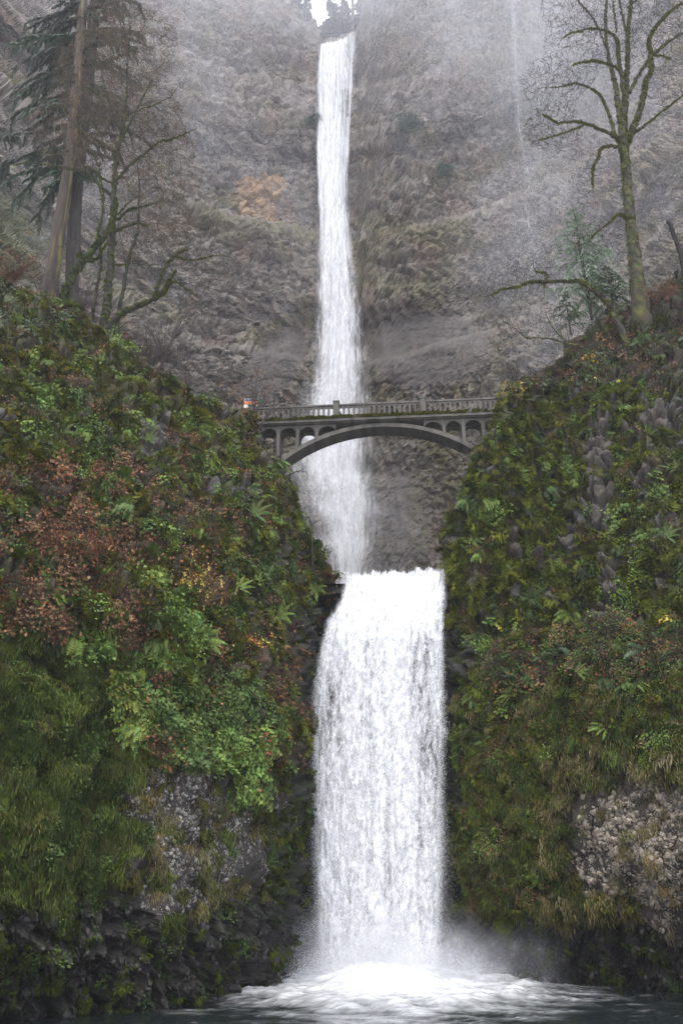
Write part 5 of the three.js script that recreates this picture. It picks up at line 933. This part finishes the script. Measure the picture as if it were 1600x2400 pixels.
// ---------------------------------------------------------------- shrubs, ferns and single plants
function shrub(name, label, px, py, zd, H, spread, n, opt = {}) { // stems fanning up from one root
  const base = at(px, py, zd), t = group(name, base); tag(t, label, 'shrub', opt.group);
  const m = new MB(), tips = []; const col = opt.col || [0.055, 0.044, 0.04];
  for (let k = 0; k < n; k++) {
    const a = rr(0, 6.283), s = spread * Math.sqrt(rnd()), h = H * rr(0.55, 1.05), dx = Math.cos(a) * s + (opt.lean || 0) * h, dz = Math.sin(a) * s, P = [[rr(-0.15, 0.15), -0.2, rr(-0.15, 0.15)]], R = [opt.r || 0.024];
    for (let q = 1; q <= 5; q++) { const f = q / 5; P.push([dx * f ** 1.4 + gauss() * 0.05, h * (f - 0.12 * f * f) + gauss() * 0.03, dz * f ** 1.4 + gauss() * 0.05]); R.push((opt.r || 0.024) * (1 - 0.75 * f)); }
    const c = rr(0.7, 1.3); m.tube(P, R, 3, () => [col[0] * c, col[1] * c, col[2] * c], false);
    for (let q = 0; q < (opt.side ?? 6); q++) { const i = 1 + Math.floor(rnd() * 4), b = mix3(P[i], P[i + 1], rnd()), l = rr(0.2, 0.6) * H * 0.35, d = unit([gauss(), 0.7 + gauss() * 0.4, gauss()]); const e = add(b, d, l); m.tube([b, add(add(b, d, l * 0.5), [gauss() * 0.03, 0.02, 0]), e], [0.013, 0.011, 0.008], 3, () => [col[0] * c, col[1] * c, col[2] * c], false); tips.push(e); }
    tips.push(P[5], P[4]);
  }
  mesh('stems', m.geo(), M.bark, t, 'stuff');
  if (opt.leaf) { const rows = []; for (const p of tips) if (rnd() < (opt.leafy ?? 0.5)) rows.push([add(p, [gauss() * 0.1, gauss() * 0.08, gauss() * 0.1]), ...turned(unit([gauss(), 0.5, gauss()]), 0), rr(0.5, 0.9) * (opt.size || 1), jitCol(pick(opt.leaf), 0.25)]); scatter('leaves', leavesGeo(opt.per || 6, 0.13, 0.2, 0.22), M.dryLeaf, rows, null, null, t); }
  return t;
}
const OR = [[0.4, 0.16, 0.05], [0.45, 0.24, 0.06], [0.28, 0.12, 0.06]], YE = [[0.38, 0.3, 0.06], [0.42, 0.33, 0.08], [0.3, 0.22, 0.05]];
shrub('bare_shrub', 'tall bare shrub with a few orange leaves right beside the notice board', 596, 985, 46.0, 4.3, 1.8, 34, { leaf: OR, leafy: 0.12, per: 3 });
shrub('bare_shrub', 'bare brown shrub on the crest two clumps from the bridge end', 525, 975, 45.4, 3.9, 1.5, 30, { leaf: OR, leafy: 0.06, per: 3 });
shrub('bare_shrub', 'bare thin shrub where the left crest steps down below the mossy limb', 430, 940, 45, 3.6, 1.6, 28, {});
shrub('brushy_shrub', 'dense grey brush hanging under the roots of the mossy trees', 345, 880, 44.6, 3.6, 2.2, 60, { side: 9 });
shrub('leaning_shrub', 'bare shrub whose long thin stems reach out over the bridge rail', 612, 992, 45.3, 3.2, 0.7, 9, { lean: 1.0, side: 7 });
shrub('bare_shrub', 'sparse bare shrub before the brown furrowed fir trunk', 100, 720, 44.4, 4.2, 2.2, 26, {});
shrub('bare_shrub', 'bare twiggy shrub rising between the mossy trunks', 190, 745, 44.6, 4.0, 2.0, 30, {});
shrub('bare_shrub', 'wiry bare shrub behind the low spreading limb', 380, 860, 47, 5.2, 2.2, 34, {});
shrub('bare_shrub', 'bare shrub leaning from the right slope above the bridge rail', 1215, 905, 45.6, 2.6, 1.3, 20, { lean: -0.4 });
shrub('leafy_shrub', 'yellow-leaved bush overhanging the right end of the bridge', 1205, 950, 44.3, 1.5, 1.1, 30, { leaf: [...YE, [0.1, 0.12, 0.04], [0.09, 0.11, 0.05]], leafy: 0.5, per: 6, size: 1.1 });
shrub('leafy_shrub', 'small yellow-leaved plant at the foot of the right arch end', 1153, 1062, 43.6, 0.9, 0.6, 16, { leaf: YE, leafy: 0.6, per: 6, size: 1.2 });
const onL = (px, py) => -left.near(px, py).p[2];
shrub('leafy_shrub', 'yellow-leaved shrub growing on the left face above the hanging leaves', 455, 1440, onL(455, 1440), 2.2, 1.9, 46, { leaf: YE, leafy: 0.38, per: 7, col: [0.09, 0.06, 0.035] });
shrub('leafy_shrub', 'sparse yellow shrub among rusty leaves below the larger yellow one', 580, 1545, onL(580, 1545), 1.1, 1.1, 22, { leaf: [...YE, ...OR], leafy: 0.35, per: 5, col: [0.09, 0.06, 0.035] });
shrub('red_shrub', 'red-brown dead bracken at the left corner of the lower lip', 768, 1372, onL(768, 1372) + 0.1, 0.9, 0.7, 34, { leaf: [[0.13, 0.07, 0.045], [0.17, 0.1, 0.055], [0.08, 0.09, 0.03]], leafy: 0.6, per: 7, col: [0.1, 0.05, 0.03] });
shrub('red_shrub', 'tuft of rusty dead fern hanging below the lip of the lower fall', 735, 1470, onL(735, 1470) + 0.1, 0.8, 0.45, 30, { leaf: [[0.16, 0.08, 0.045], [0.12, 0.07, 0.04]], leafy: 0.5, per: 6, col: [0.12, 0.06, 0.03] });
shrub('red_shrub', 'rusty bush in the middle of the leaf-strewn left slope', 165, 1335, onL(165, 1335), 1.7, 1.9, 60, { leaf: [[0.18, 0.08, 0.038], [0.15, 0.08, 0.045]], leafy: 0.4, per: 5, col: [0.1, 0.045, 0.03] });
shrub('red_shrub', 'red-leaved brambles at the far end of the left crest', 25, 660, 41, 1.6, 2.4, 60, { leaf: [[0.15, 0.065, 0.042], [0.09, 0.1, 0.05], [0.1, 0.055, 0.035]], leafy: 0.6, per: 7, col: [0.1, 0.05, 0.035] });
shrub('red_shrub', 'red-leaved brambles on the slope beside the ivy-clad trunk', 1560, 700, 46.2, 1.3, 1.8, 46, { leaf: [[0.14, 0.06, 0.04], [0.09, 0.045, 0.032], [0.07, 0.085, 0.04]], leafy: 0.6, per: 6, col: [0.09, 0.045, 0.03] });
{ // twisted dead stubs on the skyline of the left face
  const stub = (label, px, py, zd, L) => { const base = at(px, py, zd), limbs = L.map((l) => l.map(([x, y, r]) => ({ p: at(px + x, py + y, zd), r }))); makeTree('dead_stub', label, base, limbs, { bark: [0.04, 0.034, 0.03], moss: [0.08, 0.085, 0.02], mossy: 0.05, twig: [0.04, 0.034, 0.03], targets: crownPoints(60, [[px + 25, py - 22, 32, 24, 1]], zd, 0.5), grow: { maxLen: 1, r0: 0.012, step: 0.2, jit: 0.04, tip: 0.004 } }); };
  stub('crooked dead bush under the left foot of the bridge arch', 668, 1122, onL(660, 1122), [[[0, 4, 0.09], [-2, -8, 0.07], [-8, -22, 0.04], [-10, -50, 0.03], [-12, -62, 0.015]], [[0, -6, 0.05], [15, -12, 0.04], [30, -18, 0.03], [55, -14, 0.012]], [[-2, -8, 0.04], [8, -28, 0.025], [16, -44, 0.012]]]);
  stub('small dead bush lower down the edge of the left face', 730, 1238, onL(722, 1238), [[[0, 4, 0.07], [-1, -8, 0.06], [-6, -24, 0.03], [-14, -38, 0.012]], [[0, -6, 0.04], [12, -16, 0.02], [24, -20, 0.01]]]);
}
// ferns: each a plant of its own
const fernKinds = [fernGeo(11, 0.85, 0.25, 1.3, 0.17, 15), fernGeo(13, 1.0, 0.15, 1.5, 0.15, 17), drapeGeo(18, 0.7, 0.2, 12), drapeGeo(24, 0.55, 0.24, 10)];
const fernMats = [GREEN.bright, GREEN.mid, GREEN.grey, GREEN.dark, GREEN.yel, GREEN.pale].map((c) => leafM({ color: new THREE.Color().setRGB(...c) }));
function fern(F, px, py, kind, mat, s, label, grp) {
  const a = F.near(px, py), o = mesh('fern_plant', fernKinds[kind], fernMats[mat]); const n = unit(add(a.n, [0, 0.25, 0.1])), b = turned(n, rr(-0.3, 0.3));
  const m = new THREE.Matrix4().makeBasis(new THREE.Vector3(...b[0]), new THREE.Vector3(...b[1]), new THREE.Vector3(...b[2])); o.quaternion.setFromRotationMatrix(m); o.position.set(...add(a.p, a.n, 0.02)); o.scale.setScalar(s);
  return tag(o, label, 'fern', grp);
}
// those that stand out
for (const [x, y] of [[1500, 1520], [1545, 1500], [1580, 1505], [1600, 1540]]) fern(right, x, y, 1, 2, rr(1.25, 1.6), 'large sword fern on the ledge where yellow leaves lie', 'sword ferns on the right ledge');
for (const [x, y] of [[1250, 1520], [1300, 1530], [1335, 1545], [1270, 1535], [1210, 1600]]) fern(right, x, y, 1, 2, rr(0.9, 1.25), 'grey-green sword fern on the narrow shelf of the right face', 'sword ferns on the shelf');
for (const [x, y, s] of [[1455, 955, 1.3], [1445, 985, 1.2], [1462, 930, 1.1]]) fern(right, x, y, 3, 5, s, 'pale mint-green fern hanging over bare rock', 'pale hanging ferns');
for (const [x, y, s] of [[290, 1145, 1.3], [305, 1165, 1.2], [285, 1175, 1.1]]) fern(left, x, y, 2, 0, s, 'bright green fern clump hanging alone on the brown left slope', 'bright ferns on the brown slope');
for (const [x, y, s] of [[355, 1320, 1.1], [345, 1345, 1.2]]) fern(left, x, y, 2, 0, s, 'bright fern above the yellow-leaved shrub', 'bright ferns above the yellow shrub');
for (const [x, y, s] of [[735, 1365, 1.1], [728, 1385, 1.2]]) fern(left, x, y, 0, 0, s, 'bright fern beside the red-brown bracken at the lip', 'ferns by the lip');
for (const [x, y, s] of [[1500, 800, 1.2], [1520, 810, 1.2], [1535, 815, 1.1]]) fern(right, x, y, 0, 1, s, 'glossy green fern under the overhanging crest of the right cliff', 'glossy ferns on the right crest');
for (const [x, y] of [[1130, 1110], [1140, 1180], [1125, 1220], [1130, 1250], [1145, 1280], [1135, 1160]]) fern(right, x, y, 3, rnd() < 0.6 ? 0 : 1, rr(1, 1.4), 'bright ivy-like fern running in a column down the gorge edge of the right face', 'column of bright ferns');
for (const [x, y] of [[1330, 1110], [1345, 1150], [1340, 1050], [1350, 880], [1330, 930], [1310, 900]]) fern(right, x, y, 2, rnd() < 0.5 ? 2 : 1, rr(1, 1.4), 'fern draping beside the bare grey rock column', 'ferns by the rock column');
const LOOK = ['upright', 'spreading', 'drooping', 'bushy hanging'], HUE = ['bright green', 'mid green', 'grey-green', 'dark green', 'yellow-green', 'pale green'];
const WHERE = { mixed: 'on the mossy upper part of the left face', litter: 'among rusty leaves on the left face', columns: 'on the mossy rock columns of the right face', top: 'on the brown crest of the right face', moss: 'on the mossy lower right face', ledge: 'on the leaf-strewn shelf of the right face' };
const scattered = (F, a, z, kind, mat, s) => { const l = `${LOOK[kind]} ${HUE[mat]} fern ${WHERE[z]}`; fern(F, a.px, a.py, kind, mat, s, l, l.replace(' fern', ' ferns')); };
for (let k = 0; k < 460; k++) { const a = left.any(), z = zoneL(a.px, a.py); if (a.px < 0 || a.py > 1650 || a.px > 740 || (z !== 'mixed' && z !== 'litter') || (z === 'litter' && rnd() < 0.5)) continue; const g = fbm(a.p[0] * 0.25, a.p[1] * 0.2, a.p[2] * 0.25 + 9, 2); scattered(left, a, z, rnd() < 0.35 ? 0 : rnd() < 0.5 ? 2 : 3, g > 0.05 ? 0 : rnd() < 0.6 ? 1 : 4, rr(0.75, 1.5)); }
for (let k = 0; k < 380; k++) { const a = right.any(), z = zoneR(a.px, a.py); if (a.px > 1600 || a.py > 1750 || a.px < 1060 || z === 'wet' || z === 'pebble' || z === 'dry') continue; scattered(right, a, z, a.py < 900 ? (rnd() < 0.7 ? 1 : 0) : rnd() < 0.4 ? 0 : 2, a.py < 950 ? (rnd() < 0.6 ? 2 : 3) : rnd() < 0.3 ? 0 : rnd() < 0.6 ? 1 : 3, rr(0.7, 1.4)); }
// yellow leaves lying on the right face
{
  const rows = []; for (const [x, y, n] of [[1395, 895, 8], [1375, 850, 6], [1300, 1265, 5], [1165, 1470, 6], [1560, 1465, 10], [1460, 920, 3], [1530, 960, 3], [1390, 870, 3]]) for (let k = 0; k < n; k++) { const a = right.near(x + gauss() * 9, y + gauss() * 7); rows.push([add(a.p, a.n, 0.25), ...turned(a.n, rr(-1, 1)), rr(0.6, 1), jitCol([0.5, 0.35, 0.06], 0.2)]); }
  scatter('yellow_leaves', leavesGeo(3, 0.15, 0.2, 0.2), M.dryLeaf, rows, 'bright yellow fallen leaves caught among the ferns of the right face', 'leaves');
}
// scrub on the far wall
for (const [px, py, s, l] of [[955, 300, 3.2, 'round green bush growing out of the wall right of the tall fall'], [735, 290, 2.2, 'small green bush on the wall tight against the tall fall'], [1040, 410, 1.8, 'small dark bush on the wall below the round one']]) {
  const a = far.near(px, py), t = group('wall_shrub', a.p); tag(t, l, 'shrub'); const rows = []; for (let k = 0; k < 160; k++) rows.push([[gauss() * s * 0.45, gauss() * s * 0.4, 0.6 + Math.abs(gauss()) * s * 0.4], ...turned(unit([gauss(), gauss(), 1]), 0), rr(0.9, 1.6), jitCol([0.05, 0.085, 0.05])]);
  const m = new MB(); m.tube([[0, 0, -0.5], [0, 0.2, 0.5], [0.1, 0.8, 1]], [0.12, 0.09, 0.05], 6, () => [0.06, 0.05, 0.045]); mesh('stem', m.geo(), M.bark, t); scatter('leaves', G.leaves[0], M.leaf, rows, null, null, t);
}
renderer.render(scene, camera);
